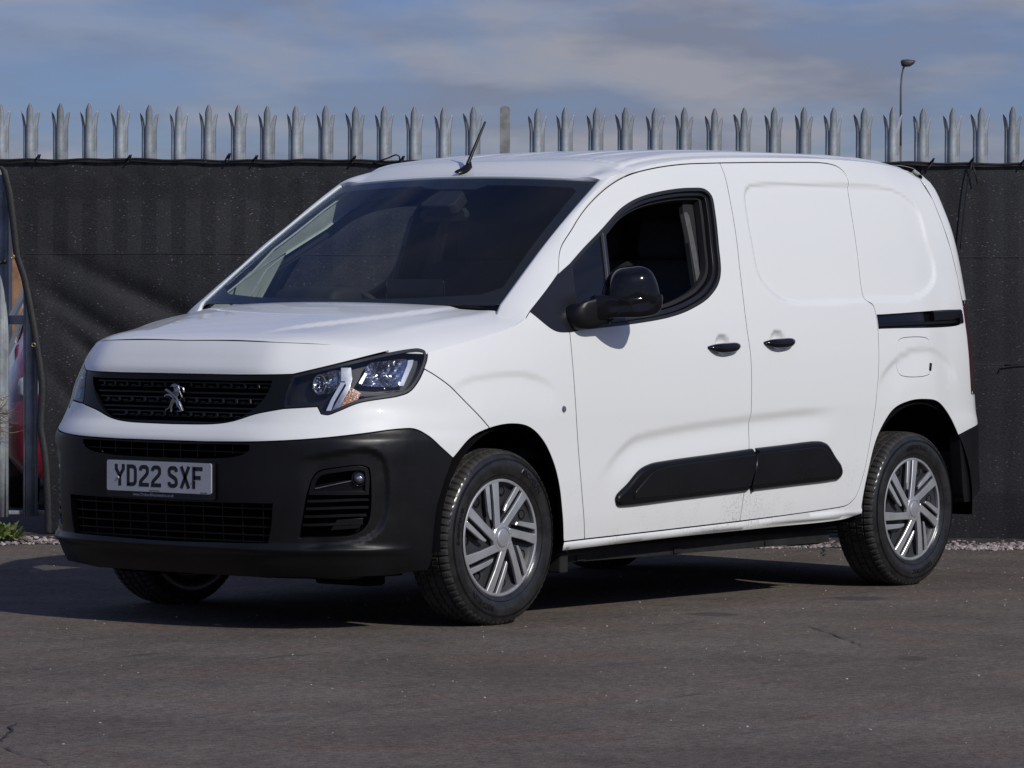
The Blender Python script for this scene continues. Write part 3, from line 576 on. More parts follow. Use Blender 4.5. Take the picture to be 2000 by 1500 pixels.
# ------------------------------------------------------------------ palisade fence
def mat_galv():
    m,nt,b=nmat('galvanised_steel'); setp(b,(.4,.42,.44),.55,.12); N=nt.nodes
    tc,n,r,src=noise_var(nt,None,(.24,.265,.295),(.47,.50,.54),18,6,(.33,.68),(1,1,.45))
    v=N.new('ShaderNodeTexVoronoi'); v.inputs['Scale'].default_value=75; nt.links.new(tc.outputs['Object'],v.inputs['Vector'])
    x=N.new('ShaderNodeMix'); x.data_type='RGBA'; x.blend_type='MULTIPLY'; x.inputs[0].default_value=.5; nt.links.new(r.outputs[0],x.inputs[6]); nt.links.new(v.outputs['Color'],x.inputs[7])
    bw=N.new('ShaderNodeMix'); bw.data_type='RGBA'; bw.inputs[0].default_value=.62; nt.links.new(x.outputs[2],bw.inputs[6]); nt.links.new(r.outputs[0],bw.inputs[7])
    oi=N.new('ShaderNodeObjectInfo'); mr=N.new('ShaderNodeMapRange'); mr.inputs[3].default_value=.78; mr.inputs[4].default_value=1.12; nt.links.new(oi.outputs['Random'],mr.inputs[0])
    hv=N.new('ShaderNodeHueSaturation'); nt.links.new(bw.outputs[2],hv.inputs['Color']); nt.links.new(mr.outputs[0],hv.inputs['Value']); nt.links.new(hv.outputs[0],b.inputs['Base Color'])
    bump(nt,b,60,.35,.002,4); return m
GALV=mat_galv()
def pale_mesh(seed):
    r_=np.random.default_rng(seed)
    us=np.array([-.036,-.0325,-.027,-.0215,-.0165,-.008,0,.008,.0165,.0215,.027,.0325,.036])
    dep=np.array([.012,.004,-.003,.002,-.012,-.018,-.020,-.018,-.012,.002,-.003,.004,.012])   # negative = towards the yard
    V=[];F=[]
    H=2.155; split=H-.118
    def strip(cols,zs,shift,taper,tipz,tipu):
        base=len(V)
        for zi,z in enumerate(zs):
            t=0 if z<=split else (z-split)/(tipz-split)
            for c in cols:
                u=us[c]; d=dep[c]
                if t>0:
                    w=(1-taper*max(0,(t-.66)/.34)**1.5) if abs(tipu)<.01 else (1-taper*(.30*t+.70*max(0,(t-.70)/.30)**1.1)); u=tipu+(u-tipu)*w; u+=shift*t**1.3; d+= -abs(shift)*.25*t
                V.append((u,d,z))
        k=len(cols)
        for i in range(len(zs)-1):
            for j in range(k-1): F.append((base+i*k+j,base+i*k+j+1,base+(i+1)*k+j+1,base+(i+1)*k+j))
    zb=[.10,.6,1.1,1.6,1.9,split]
    strip(list(range(13)),zb,0,0,H,0)
    zt=[split+(H-split)*q for q in (0,.2,.4,.6,.72,.82,.90,.96,1.)]
    strip([4,5,6,7,8],zt,.001,.90,H,.0)
    Hs=H-.040+r_.normal(0,.003)
    zs=[split+(Hs-split)*q for q in (0,.2,.4,.6,.75,.85,.93,1.)]
    strip([0,1,2,3,4],zs,-.0125+r_.normal(0,.0018),.95,Hs,-.032)
    strip([8,9,10,11,12],zs,.0125+r_.normal(0,.0018),.95,Hs,.032)
    # pull the upper side strips in so a slit opens beside the middle prong
    key={};mp_=[];V2=[]
    for v in V:
        k=(round(v[0],4),round(v[1],4),round(v[2],4)) if v[2]<=split+1e-6 else (len(V2),'x')
        if k not in key: key[k]=len(V2); V2.append(v)
        mp_.append(key[k])
    me=mesh('pale',V2,[tuple(mp_[i] for i in f) for f in F],GALV); return me
pf=empty('palisade_fence',tuple(Wd(0,19.7,0)))
tag(pf,'galvanised palisade fence with triple-pointed pales behind the black netting','fence')
PM=[pale_mesh(k) for k in range(4)]
us_=[-173,-115,-57,0,57,115,172,230,287,345,402,461,518,575,633,691,748,806,864,921,1046,1103,1160,1218,1275,1333,1393,1450,1508,1566,1623,1683,1741,1797,1856,1914,1973,2031,2089]+[2146+58*k for k in range(26)]+[-231-58*k for k in range(18)]
RM=Matrix([[*ROT[0],0],[*ROT[1],0],[*ROT[2],0],[0,0,0,1]])
for k,u in enumerate(us_):
    o=link('pale',PM[k%4],pf); L=(u+1-1000)*.0025483
    o.matrix_world=Matrix.Translation(Vector(Wd(L,19.72,rng.normal(0,.003)+.00001*abs(u-1000))))@RM@Matrix.Rotation(rng.normal(0,.0012)+(-.002 if u==57 else 0),4,'Y')@Matrix.Rotation(rng.normal(0,.05),4,'Z')
    o.matrix_parent_inverse=Matrix.Translation(Vector(Wd(0,19.7,0))).inverted()
    sm=o.modifiers.new('thick','SOLIDIFY'); sm.thickness=.0028; sm.offset=0
PMI=Matrix.Translation(Vector(Wd(0,19.7,0))).inverted()
def fpart(o): o.parent=pf; o.matrix_parent_inverse=PMI; return o
for z,h in ((.125,.02),(1.088,.045),(1.83,.045)):
    mb=MB(); mb.box(Wd(.9,19.765,z),(13.2,.03,h),ROT); fpart(mb.build('rail',GALV,bev=.004))
for u in (984,2085,-120):
    mb=MB(); L=(u-1000)*.0025483; w=.0255
    prof=[(-w,0),(w,0)]+[(w*math.cos(q)**.6 if q<1.57 else -w*abs(math.cos(q))**.6,2.148+.018*math.sin(q)) for q in np.linspace(0.02,3.12,9)]
    mb.prism(prof,lambda a,b_,h:Wd(L+a,19.79+h,b_),0,.05); fpart(mb.build('post',simple('weathered_post_zinc',(.25,.255,.25),.6,.2,vs_=14,var=.3) if u==984 else GALV))

# ------------------------------------------------------------------ shade netting
def mat_net():
    m=bpy.data.materials.new('black_shade_netting'); m.use_nodes=True; nt=m.node_tree; N=nt.nodes; b=N['Principled BSDF']; out=N['Material Output']
    setp(b,(.022,.022,.024),.7,spec=.3)
    tc=N.new('ShaderNodeTexCoord'); mp=N.new('ShaderNodeMapping'); mp.inputs['Rotation'].default_value=(0,0,-(YAW+R(90)))
    nt.links.new(tc.outputs['Object'],mp.inputs[0])
    m2=N.new('ShaderNodeMapping'); m2.inputs['Scale'].default_value=(.45,1,1.); nt.links.new(mp.outputs[0],m2.inputs[0])
    n=N.new('ShaderNodeTexNoise'); n.inputs['Scale'].default_value=210; n.inputs['Detail'].default_value=3; n.inputs['Roughness'].default_value=.7; nt.links.new(m2.outputs[0],n.inputs['Vector'])
    r=N.new('ShaderNodeValToRGB'); r.color_ramp.elements[0].position=.32; r.color_ramp.elements[0].color=(.005,.005,.006,1); r.color_ramp.elements[1].position=.72; r.color_ramp.elements[1].color=(.029,.030,.035,1); nt.links.new(n.outputs[0],r.inputs[0])
    v=N.new('ShaderNodeTexVoronoi'); v.inputs['Scale'].default_value=80; nt.links.new(m2.outputs[0],v.inputs['Vector'])
    rv=N.new('ShaderNodeValToRGB'); rv.color_ramp.elements[0].position=.10; rv.color_ramp.elements[0].color=(1,1,1,1); rv.color_ramp.elements[1].position=.20; rv.color_ramp.elements[1].color=(0,0,0,1); nt.links.new(v.outputs['Distance'],rv.inputs[0])
    n4=N.new('ShaderNodeTexNoise'); n4.inputs['Scale'].default_value=14; nt.links.new(mp.outputs[0],n4.inputs['Vector'])
    r4=N.new('ShaderNodeValToRGB'); r4.color_ramp.elements[0].position=.42; r4.color_ramp.elements[1].position=.64; nt.links.new(n4.outputs[0],r4.inputs[0])
    f=mixf(nt,rv.outputs[0],r4.outputs[0])
    mx=N.new('ShaderNodeMix'); mx.data_type='RGBA'; nt.links.new(f,mx.inputs[0]); nt.links.new(r.outputs[0],mx.inputs[6]); mx.inputs[7].default_value=(.14,.14,.15,1)
    n5=N.new('ShaderNodeTexNoise'); n5.inputs['Scale'].default_value=1.6; n5.inputs['Detail'].default_value=5; nt.links.new(mp.outputs[0],n5.inputs['Vector'])
    r5=N.new('ShaderNodeValToRGB'); r5.color_ramp.elements[0].position=.3; r5.color_ramp.elements[0].color=(.7,.7,.7,1); r5.color_ramp.elements[1].position=.7; r5.color_ramp.elements[1].color=(1.35,1.35,1.35,1); nt.links.new(n5.outputs[0],r5.inputs[0])
    mu=N.new('ShaderNodeMix'); mu.data_type='RGBA'; mu.blend_type='MULTIPLY'; mu.inputs[0].default_value=1; nt.links.new(mx.outputs[2],mu.inputs[6]); nt.links.new(r5.outputs[0],mu.inputs[7])
    nt.links.new(mu.outputs[2],b.inputs['Base Color'])
    bp=N.new('ShaderNodeBump'); bp.inputs['Strength'].default_value=.5; bp.inputs['Distance'].default_value=.003; nt.links.new(n.outputs[0],bp.inputs['Height']); nt.links.new(bp.outputs[0],b.inputs['Normal'])
    tr=N.new('ShaderNodeBsdfTransparent'); ms=N.new('ShaderNodeMixShader'); ms.inputs[0].default_value=.012
    nt.links.new(b.outputs[0],ms.inputs[1]); nt.links.new(tr.outputs[0],ms.inputs[2]); nt.links.new(ms.outputs[0],out.inputs[0])
    return m
NET=mat_net()
k_=.0025353
EDGE=[(1.90,-3.00),(1.885,-2.66),(1.842,-2.535),(1.72,-2.505),(1.57,-2.486),(1.405,-2.468),(1.39,-2.462),(1.30,-2.432),(1.17,-2.405),(1.05,-2.382),(.95,-2.366),(.85,-2.350),(.76,-2.340),(.66,-2.343),(.56,-2.350),(.46,-2.332),(.36,-2.320),(.2,-2.312),(.045,-2.31)]
ez=np.array([e[0] for e in EDGE])[::-1]; eL=np.array([e[1] for e in EDGE])[::-1]
def net_disp(L,z,le):
    a=L-le; d=0.
    g0=math.exp(-a/1.1)
    # folds pulled down-right from the eyelet on the free edge
    for (L0,z0,sl,w,A) in ((-2.30,1.22,-.62,.05,.026),(-2.20,1.02,-.80,.045,.023),(-2.25,.78,-1.25,.04,.017),(-1.95,1.26,-.42,.06,.020),(-1.7,1.05,-.5,.07,.015),(-2.28,1.42,-.50,.05,.015)):
        q=(z-(z0+sl*(L-L0)))/math.hypot(1,sl); on=smst((L-L0+.15)/.3)*smst((1.25-(L-L0))/.6)
        d+=A*math.exp(-(q/w)**2)*on
    d+=.006*math.sin(L*4.1+1.3*math.sin(z*3))*g0+.004*math.sin(L*11+z*2.)*.6+.003*math.sin(z*9+L*1.7)
    ph=(L/.1470-.12)%1.; d+=.0016*math.exp(-((ph-.5)/.22)**2)*(1-.6*g0)      # pressed back between pales
    if z>1.80: d+=.010*(z-1.8)/.09*abs(math.sin(L*7.))
    d+= .006*smst((.885-z)/.012)*smst((L-1.6)/.8)*-1
    if z<.25: d+=(.25-z)*.10*(1+.5*math.sin(L*6))
    return d
nu,nv=760,110; V=[];F=[]
for j in range(nv+1):
    t=j/nv; z=.03+(1.888-.03)*t
    le=float(np.interp(z,ez,eL))
    for i in range(nu+1):
        s_=i/nu; L=le+(6.4-le)*s_
        zz=z+(.0 if j<nv else .004*math.sin(L*9)-.006*abs(math.sin(L*3.3)))
        D=19.63+net_disp(L,z,le)-.03
        if j==0: zz+=.012*math.sin(L*5.)+.008*math.sin(L*17)
        V.append(Wd(L,D,zz))
for j in range(nv):
    for i in range(nu): F.append((j*(nu+1)+i,j*(nu+1)+i+1,(j+1)*(nu+1)+i+1,(j+1)*(nu+1)+i))
nt_=empty('shade_netting',tuple(Wd(0,19.6,0))); tag(nt_,'black shade netting tied along the fence, its free edge pulled in folds at the left','netting')
NMI=Matrix.Translation(Vector(Wd(0,19.6,0))).inverted()
def npart(o): o.parent=nt_; o.matrix_parent_inverse=NMI; return o
npart(mk('net_sheet',V,F,NET))
HEM=simple('netting_hem',(.022,.022,.024),.65,bs=250,bstr=.6,vs_=150,var=.5)
CORD=simple('black_cord',(.006,.006,.007),.5,vs_=40)
mb=MB()
pts=[]
for z in np.linspace(.04,1.84,60):
    le=float(np.interp(z,ez,eL)); pts.append(Wd(le+.004,19.585+net_disp(le,z,le),z))
for i in range(len(pts)-1):
    pass
# hem band: a doubled strip 3 cm wide along the free edge
V=[];F=[]
for i,z in enumerate(np.linspace(.035,1.85,90)):
    le=float(np.interp(z,ez,eL))
    for q,(dl,dd) in enumerate(((-.003,.004),(-.003,-.004),(.028,-.006),(.031,.001))): V.append(Wd(le+dl,19.60+net_disp(le+max(dl,0),z,le)-.004+dd,z))
for i in range(89):
    for q in range(3): F.append((i*4+q,i*4+q+1,(i+1)*4+q+1,(i+1)*4+q))
npart(mk('edge_hem',V,F,HEM))
mb=MB()
for i in range(2):
    pp=[Wd(L,19.588+.004*i,1.886-.012*i-.006*abs(math.sin(L*3.3))+.003*math.sin(L*23+i)) for L in np.linspace(-2.9,6.4,200)]
    mb.tube(pp,.006-.002*i,6)
npart(mb.build('top_cord',CORD,smooth=True))
for (L,dz) in ((-1.90,.0),(-1.41,.010),(-1.275,.0),(-.79,0),(-.55,0),(.32,0),(2.07,.0),(2.265,.004),(2.52,0),(-2.35,0),(-.02,0),(1.2,0)):
    mb=MB(); mb.tube([Wd(L-.012,19.585,1.880),Wd(L,19.575,1.893+dz),Wd(L+.012,19.59,1.905+dz),Wd(L+.004,19.6,1.885),Wd(L-.006,19.575,1.868)],.0045,6)
    mb.tube([Wd(L,19.577,1.89),Wd(L+.006,19.565,1.905+dz)],.0035,5)
    npart(mb.build('cable_tie',CORD,smooth=True))
mb=MB(); mb.tube(catmull([Wd(-.69,19.58,1.872),Wd(-.62,19.575,1.895),Wd(-.575,19.57,1.912),Wd(-.562,19.57,1.905),Wd(-.56,19.575,1.875)],.01),.0042,6); npart(mb.build('loose_cord',CORD,smooth=True))
for pts_ in ([(2.268,1.885),(2.250,1.80),(2.232,1.66),(2.212,1.46)],[(2.268,1.885),(2.285,1.83),(2.295,1.78)],[(2.075,1.885),(2.05,1.855),(2.035,1.83)],[(2.43,.885),(2.50,.892),(2.56,.895),(2.9,.892)],[(2.43,.885),(2.42,.86)]):
    mb=MB(); mb.tube(catmull([Wd(a,19.572,b_) for a,b_ in pts_],.03),.0036,6); npart(mb.build('hanging_cord',CORD,smooth=True))
for z_,L0 in ((1.42,None),(.883,1.5)):
    V=[];F=[]; Ls=np.linspace(-2.40 if L0 is None else L0,3.4,260)
    for L in Ls:
        le=float(np.interp(z_,ez,eL))
        for q in (-.0015,.0015): V.append(Wd(L,19.594+net_disp(L,z_,le),z_+q+.002*math.sin(L*3)))
    for i in range(len(Ls)-1): F.append((2*i,2*i+2,2*i+3,2*i+1))
    npart(mk('seam',V,F,HEM))
BRASS=simple('brass_eyelet',(.35,.28,.16),.35,.8,vs_=40)
for (L,z) in ((-2.470,1.400),(-2.366,.965)):
    mb=MB(); q=np.linspace(0,2*math.pi,15); mb.tube([Wd(L+.009*math.cos(a),19.57,z+.009*math.sin(a)) for a in q],.0035,6,False); npart(mb.build('eyelet',BRASS,smooth=True))

# ------------------------------------------------------------------ gate stile and latch at the far left
gt=empty('steel_gate',tuple(Wd(-2.6,19.45,0))); tag(gt,'edge of a galvanised steel gate with a ball-headed latch, at the far left','gate')
GMI=Matrix.Translation(Vector(Wd(-2.6,19.45,0))).inverted()
def gpart(o): o.parent=gt; o.matrix_parent_inverse=GMI; return o
mb=MB(); mb.box(Wd(-2.553,19.45,.80),(.050,.05,1.50),ROT); gpart(mb.build('stile',GALV,bev=.004))
for z in (1.45,.20):
    mb=MB(); mb.box(Wd(-3.05,19.45,z),(1.0,.04,.05),ROT); gpart(mb.build('gate_rail',GALV,bev=.004))
for i in range(5):
    mb=MB(); mb.box(Wd(-2.68-.147*i,19.42,1.0),(.065,.012,1.8),ROT); gpart(mb.build('gate_pale',GALV,bev=.003))
mb=MB(); mb.tube([Wd(-2.58,19.42,1.352),Wd(-2.53,19.40,1.362),Wd(-2.50,19.39,1.372)],.009,8); mb.tube([Wd(-2.535,19.40,1.362),Wd(-2.53,19.40,1.335)],.008,8)
gpart(mb.build('latch_arm',CORD,smooth=True))
b2=bmesh_ball=None
def ball(c,r,mat,name,parent=None,sub=12,sc=(1,1,1)):
    V=[];F=[]
    for i in range(sub+1):
        th=math.pi*i/sub
        for k in range(sub*2): ph=math.pi*k/sub; V.append(np.array([math.sin(th)*math.cos(ph)*sc[0],math.sin(th)*math.sin(ph)*sc[1],math.cos(th)*sc[2]])*r+c)
    n=sub*2
    for i in range(sub):
        for k in range(n): F.append((i*n+k,(i+1)*n+k,(i+1)*n+(k+1)%n,i*n+(k+1)%n))
    return mk(name,V,F,mat,parent)
gpart(ball(Wd(-2.488,19.385,1.375),.014,CORD,'latch_ball'))
gpart(ball(Wd(-2.50,19.41,.70),.007,GALV,'gate_bolt'))

# ------------------------------------------------------------------ weeds
LEAF=[simple('weed_leaf',(.13,.19,.05),.6,vs_=30,var=.3),simple('weed_leaf_pale',(.28,.31,.12),.6,vs_=30,var=.3)]
def weed(c,n,rad,h,seed,name,label):
    r_=np.random.default_rng(seed); V=[];F=[];FM=[]
    for k in range(n):
        a=r_.random()*6.28; q=rad*r_.random()**.6; base=np.array([c[0]+q*math.cos(a)*.5,c[1]+q*math.sin(a)*.5,.02+h*.15*r_.random()])
        out=np.array([math.cos(a),math.sin(a),0.]); up=np.array([0,0,1.]); L_=h*r_.uniform(.35,.9); w=L_*r_.uniform(.18,.30); el=r_.uniform(.2,1.3)
        side=np.cross(out,up); b0=len(V)
        for t,ww in ((0,.15),(.35,1),(.7,.8),(1.,.05)):
            cc=base+(out*math.cos(el)+up*math.sin(el))*L_*t-up*L_*.35*t*t
            V+= [cc-side*w*ww/2,cc+side*w*ww/2]
        for i in range(3): F.append((b0+2*i,b0+2*i+1,b0+2*i+3,b0+2*i+2)); FM.append(int(r_.integers(2)))
    pl=empty(name,(c[0],c[1],0)); tag(pl,label,'weed'); o=mk('leaves',[v-np.array([c[0],c[1],0]) for v in V],F,LEAF,pl,fm=FM); return pl
w0=Wd(-2.49,19.30,0); weed(w0,230,.19,.14,3,'green_weed','low green leafy weed in the gravel at the far left')
w1=Wd(-2.20,19.50,0); weed(w1,26,.05,.05,5,'green_weed','tiny green sprout under the foot of the netting edge')
TW=simple('dry_twig',(.20,.15,.10),.85,vs_=50,var=.3)
sh=empty('dry_shrub',tuple(Wd(-2.62,19.6,0))); tag(sh,'dry twiggy shrub poking past the gate beside the red car','shrub')
SMI=Matrix.Translation(Vector(Wd(-2.62,19.6,0))).inverted(); mb=MB(); r_=np.random.default_rng(11)
mb.tube([Wd(-2.66,19.62,.05),Wd(-2.65,19.61,.35),Wd(-2.60,19.6,.56)],[.008,.006,.004],6)
for k in range(85):
    p=np.array([-2.60+r_.normal(0,.02),19.6+r_.normal(0,.02),.62+r_.normal(0,.03)]); a=r_.uniform(-2.3,1.7); P=[p.copy()]
    for s_ in range(4): a+=r_.normal(0,.55); p=p+np.array([math.cos(a)*.033,r_.normal(0,.012),math.sin(a)*.026]); P.append(p.copy())
    mb.tube([Wd(*q) for q in P],[.0022,.002,.0017,.0014,.001],4,False)
o=mb.build('twigs',TW); o.parent=sh; o.matrix_parent_inverse=SMI
V=[];F=[]
for k in range(150):
    c=Wd(-2.585+r_.normal(0,.035),19.59+r_.normal(0,.03),.635+r_.normal(0,.035)); d=r_.normal(0,1,3); d/=np.linalg.norm(d); e=np.cross(d,[.3,.5,.8]); e/=np.linalg.norm(e); l=r_.uniform(.006,.014); b0=len(V)
    V+=[c-d*l,c+e*l*.35,c+d*l,c-e*l*.35]; F.append((b0,b0+1,b0+2,b0+3))
o=mk('dry_leaves',V,F,simple('dry_leaf',(.20,.19,.10),.8,vs_=40,var=.4),None,smooth=False); o.parent=sh; o.matrix_parent_inverse=SMI

# ------------------------------------------------------------------ street lamp beyond the fence
lp=Wd(10.27,105,0); sl_=empty('street_lamp',tuple(lp)); tag(sl_,'tall grey street lamp with a curved neck rising beyond the fence','street lamp')
LG=simple('lamp_post_grey',(.16,.15,.15),.6,.2,vs_=3,var=.2)
def LW(a,d,z): return (EH*a+DH*d)+np.array([0,0,z])
mb=MB(); mb.tube([LW(0,0,0),LW(0,0,1.2)],.07,10); mb.tube([LW(0,0,1.2),LW(.0,0,5.4)],[.042,.034],10); mb.tube([LW(0,0,5.4),LW(.0,0,6.9),LW(.02,0,7.25),LW(.06,0,7.45),LW(.11,0,7.54)],[.034,.028,.026,.024,.022],10); mb.build('post',LG,sl_,smooth=True)
mb=MB(); prof=[(-.0,7.56),(.03,7.50),(.14,7.49),(.24,7.50),(.33,7.56),(.385,7.635),(.34,7.665),(.16,7.685),(.03,7.675),(-.01,7.64)]
for s_,d in ((.55,-.13),(1,-.08),(1,.08),(.55,.13)): pass
ring=[[ (LW(.18+(a-.18)*sc,d,7.59+(z-7.59)*sc)) for a,z in prof] for sc,d in ((.45,-.14),(.9,-.11),(1,-.05),(1,.05),(.9,.11),(.45,.14))]
Vr=[p for r0 in ring for p in r0]; n=len(prof); F=[(i*n+j,i*n+(j+1)%n,(i+1)*n+(j+1)%n,(i+1)*n+j) for i in range(5) for j in range(n)]+[tuple(range(n))[::-1],tuple(5*n+j for j in range(n))]
mk('lamp_head',Vr,[f[::-1] for f in F],simple('lamp_head_grey',(.07,.065,.07),.5,.2,vs_=5),sl_)

# ------------------------------------------------------------------ what shows through the gap behind the fence
def car(name,label,cat,L0,D0,rz,col,sc=1.):
    """small hatchback, front towards the yard; x across, y depth (front at 0), z up"""
    root=empty(name,tuple(Wd(L0,D0,0)),YAW+R(90)+rz); tag(root,label,cat)
    P=simple(name+'_paint',col,.25,coat=1,vs_=5); G=simple(name+'_glass',(.05,.07,.09),.05,coat=1,vs_=5)
    W=.86*sc; V=[];F=[]
    # stations along depth: (y, half width low, bonnet/roof z, half width top)
    st=[(.02,.62,.62,.50,.24),(.0,.74,.66,.62,.20),(.06,.82,.74,.70,.20),(.22,.85,.84,.76,.20),(.55,.86,.92,.76,.20),(.95,.86,.98,.76,.20),(1.12,.86,1.02,.74,.20),(1.75,.86,1.40,.60,.20),(2.2,.86,1.46,.60,.20),(3.0,.86,1.44,.60,.20),(3.5,.85,1.30,.62,.22),(3.75,.82,.98,.70,.24),(3.9,.76,.70,.62,.28)]
    ns=0
    for (y,wl,zt,wt,zb) in st:
        zs=min(zt-.06,.92); sec=[(0,zb),(wl*.9,zb),(wl,zb+.12),(wl,zb+.35),(wl*.985,max(zb+.36,zs-.10)),(wl*.93+.0,zs),((wl*.93+wt)/2,(zs+zt)/2),(wt,zt-.02),(wt*.6,zt+.01),(0,zt+.02)]
        full=[(-a,b_) for a,b_ in sec[::-1][:-1]]+[(a,b_) for a,b_ in sec][0:]
        full=[(a,b_) for a,b_ in sec]+[(-a,b_) for a,b_ in sec[::-1][1:-1]]
        ns=len(full)
        for a,b_ in full: V.append((a*sc,-y*sc,b_*sc))
    m=len(st)
    for i in range(m-1):
        for j in range(ns): F.append((i*ns+j,i*ns+(j+1)%ns,(i+1)*ns+(j+1)%ns,(i+1)*ns+j))
    F+= [tuple(range(ns))[::-1],tuple((m-1)*ns+j for j in range(ns))]
    o=mk('body',V,[f[::-1] for f in F],P,root)
    def face(poly,off,mat,nm):   # proud patch on front, x,z outline with y by depth
        mb=MB(); mb.prism(poly,lambda u,v,h:np.array([u,h,v])*sc,off,off+.03); return mb.build(nm,mat,root,bev=.006)
    face([(-.58,.36),(.58,.36),(.50,.56),(-.50,.56)],.0,DARKPL,'grille')
    # windscreen
    mb=MB(); A=[(-.66,-1.10,1.035),(.66,-1.10,1.035),(.52,-1.73,1.405),(-.52,-1.73,1.405)]
    nrm=np.array([0,.50,.86])*.012; mb.add([np.array(a)*sc+nrm for a in A]+[np.array(a)*sc+nrm*2 for a in A],[(0,1,2,3),(7,6,5,4),(0,4,5,1),(1,5,6,2),(2,6,7,3),(3,7,4,0)]); mb.build('windscreen',G,root)
    for s_ in (-1,1):
        mb=MB(); mb.add([np.array(a)*[s_,1,1]*sc for a in [(.83,-1.3,1.0),(.83,-3.3,1.0),(.66,-3.2,1.34),(.635,-1.85,1.36),(.845,-1.3,1.0),(.845,-3.3,1.0),(.675,-3.2,1.35),(.65,-1.85,1.37)]],[(0,1,2,3),(7,6,5,4),(0,4,5,1),(1,5,6,2),(2,6,7,3),(3,7,4,0)]); mb.build('side_window',G,root)
        mb=MB(); mb.box(np.array([s_*.68,-.115,.70])*sc,(.22*sc,.20*sc,.12*sc)); mb.build('headlight',CLEARD,root,bev=.03)
        mb=MB(); mb.box(np.array([s_*.93,-1.32,.99])*sc,(.16*sc,.09*sc,.12*sc)); mb.build('door_mirror',P,root,bev=.03)
        for y in (-.78,-3.15):
            Vt,Ft=lathe([(.0,.09),(.18,.09),(.20,.075),(.29,.10),(.315,.07),(.315,-.07),(.29,-.1),(.0,-.1)],32)
            mk('wheel',[np.array([v[2]*0+s_*(.76+v[1]),v[0]+0,v[2]])*sc+np.array([0,y*sc,.315*sc]) for v in Vt],Ft,TYRE,root)
    return root
CLEARD=simple('background_lamp_glass',(.35,.37,.40),.1,coat=1,vs_=9)
car('red_car','dark red car parked behind the fence, partly hidden by the netting edge','car',-1.96,22.1,R(8),(.17,.012,.022))
car('blue_car','pale blue-grey car with a large windscreen behind the red car','car',-2.74,26.5,R(-12),(.20,.24,.30))
car('grey_car','grey car, the farthest of those seen through the gap','car',-3.9,36,R(-30),(.25,.24,.26),1.05)
# far fence and industrial unit
fp=empty('far_palisade_fence',tuple(Wd(-5,44,0))); tag(fp,'pale palisade fence in the distance seen through the gap','fence')
m_=mesh('far_pale',*(lambda mb:(mb.V,mb.F))((lambda mb:(mb.box((0,0,.85),(.07,.02,1.7)),mb.add([(-.035,-.01,1.7),(.035,-.01,1.7),(.035,.01,1.7),(-.035,.01,1.7),(0,0,1.8)],[(0,1,4),(1,2,4),(2,3,4),(3,0,4)]),mb)[-1])(MB())),GALV,smooth=False)
for k in range(40):
    o=link('pale',m_,fp); o.matrix_parent_inverse=Matrix.Translation(Vector(Wd(-5,44,0))).inverted(); o.matrix_world=Matrix.Translation(Vector(Wd(-7.6+.16*k,44,0)))@RM
BLD=empty('industrial_unit',tuple(Wd(-8,70,0))); tag(BLD,'white industrial building with an orange brick pier in the distance','building')
BMI=Matrix.Translation(Vector(Wd(-8,70,0))).inverted()
def bpart(o): o.parent=BLD; o.matrix_parent_inverse=BMI; return o
WC=simple('white_cladding',(.62,.63,.62),.6,vs_=1,var=.05); OB=simple('orange_brick',(.27,.15,.08),.85,vs_=6,var=.25); RC=simple('roof_cladding',(.15,.16,.18),.6,vs_=1)
mb=MB(); mb.box(Wd(-8.5,76,1.6),(8,10,3.2),ROT); bpart(mb.build('wall',WC))
mb=MB(); mb.box(Wd(-8.85,70.8,1.55),(.15,.3,3.1),ROT); mb.box(Wd(-12.6,70.8,1.55),(.5,.3,3.1),ROT); bpart(mb.build('brick_pier',OB))
mb=MB(); mb.box(Wd(-8.5,76,3.26),(8.4,10.4,.12),ROT); bpart(mb.build('roof',RC))
mb=MB(); mb.box(Wd(-10.6,70.97,1.25),(2.6,.06,2.5),ROT); bpart(mb.build('shutter_door',RC))
# ================================================================== THE VAN
van=empty('van'); tag(van,'white panel van with an unpainted black front bumper, parked across the yard','van')
B=BK
def c2(k): return CV[k]
doorF,doorB,doorBot,doorTop=c2('doorF'),c2('doorB'),c2('doorBot'),c2('doorTop')
slT,slB,slBot=c2('slideTop'),c2('slideB'),c2('slideBot')
tri=np.array(curve(B['tri'][:4]+B['tri'][4:],.012,False)); win=c2('win')
# ---- doors
front_door=[None,None]
outer=cat(doorF,doorBot,doorB,doorTop,[[1.9193,1.2917]])
ap=[]
ds=panel('front_door',outer,PAINT,van,[win],both=True,res=.0125)
front_door=ds
# shell-side black applique at the front corner of each door
for i,o in enumerate(panel('corner_applique',cat(tri,[[2.0072,1.331],[1.965,1.3125],[1.9193,1.2917]]),TRIM,van,gap=0.,extra=.0035,depth=.01,both=True)): pass
# window seals, stepped
w0=dedupe(win); w0=w0 if area(w0)>0 else w0[::-1]
w1=inset(w0,.013); w2=inset(w0,.016); w3=inset(w0,.031); w4=inset(w0,.034); w5=inset(w0,.046)
def pair(objs,name=None):
    for i,o in enumerate(objs): o.parent=front_door[i]
pair(panel('window_seal',inset(w0,.001),RUBBER,van,[w1],gap=0,extra=-.001,depth=.03,both=True,res=.03))
pair(panel('window_channel',w2,TRIM,van,[w3],gap=0,extra=-.016,depth=.03,both=True,res=.03))
pair(panel('window_inner_frame',w4,INTD,van,[w5],gap=0,extra=-.038,depth=.03,both=True,res=.03))
pl_=np.array([[2.2440,1.50],[2.158,1.168],[2.135,1.05]])
div=[]
quarter=np.array([[2.006,1.317],[1.970,1.20],[1.944,1.093],[2.04,1.094],[2.132,1.101],[2.150,1.17],[2.268,1.462],[2.135,1.388]])
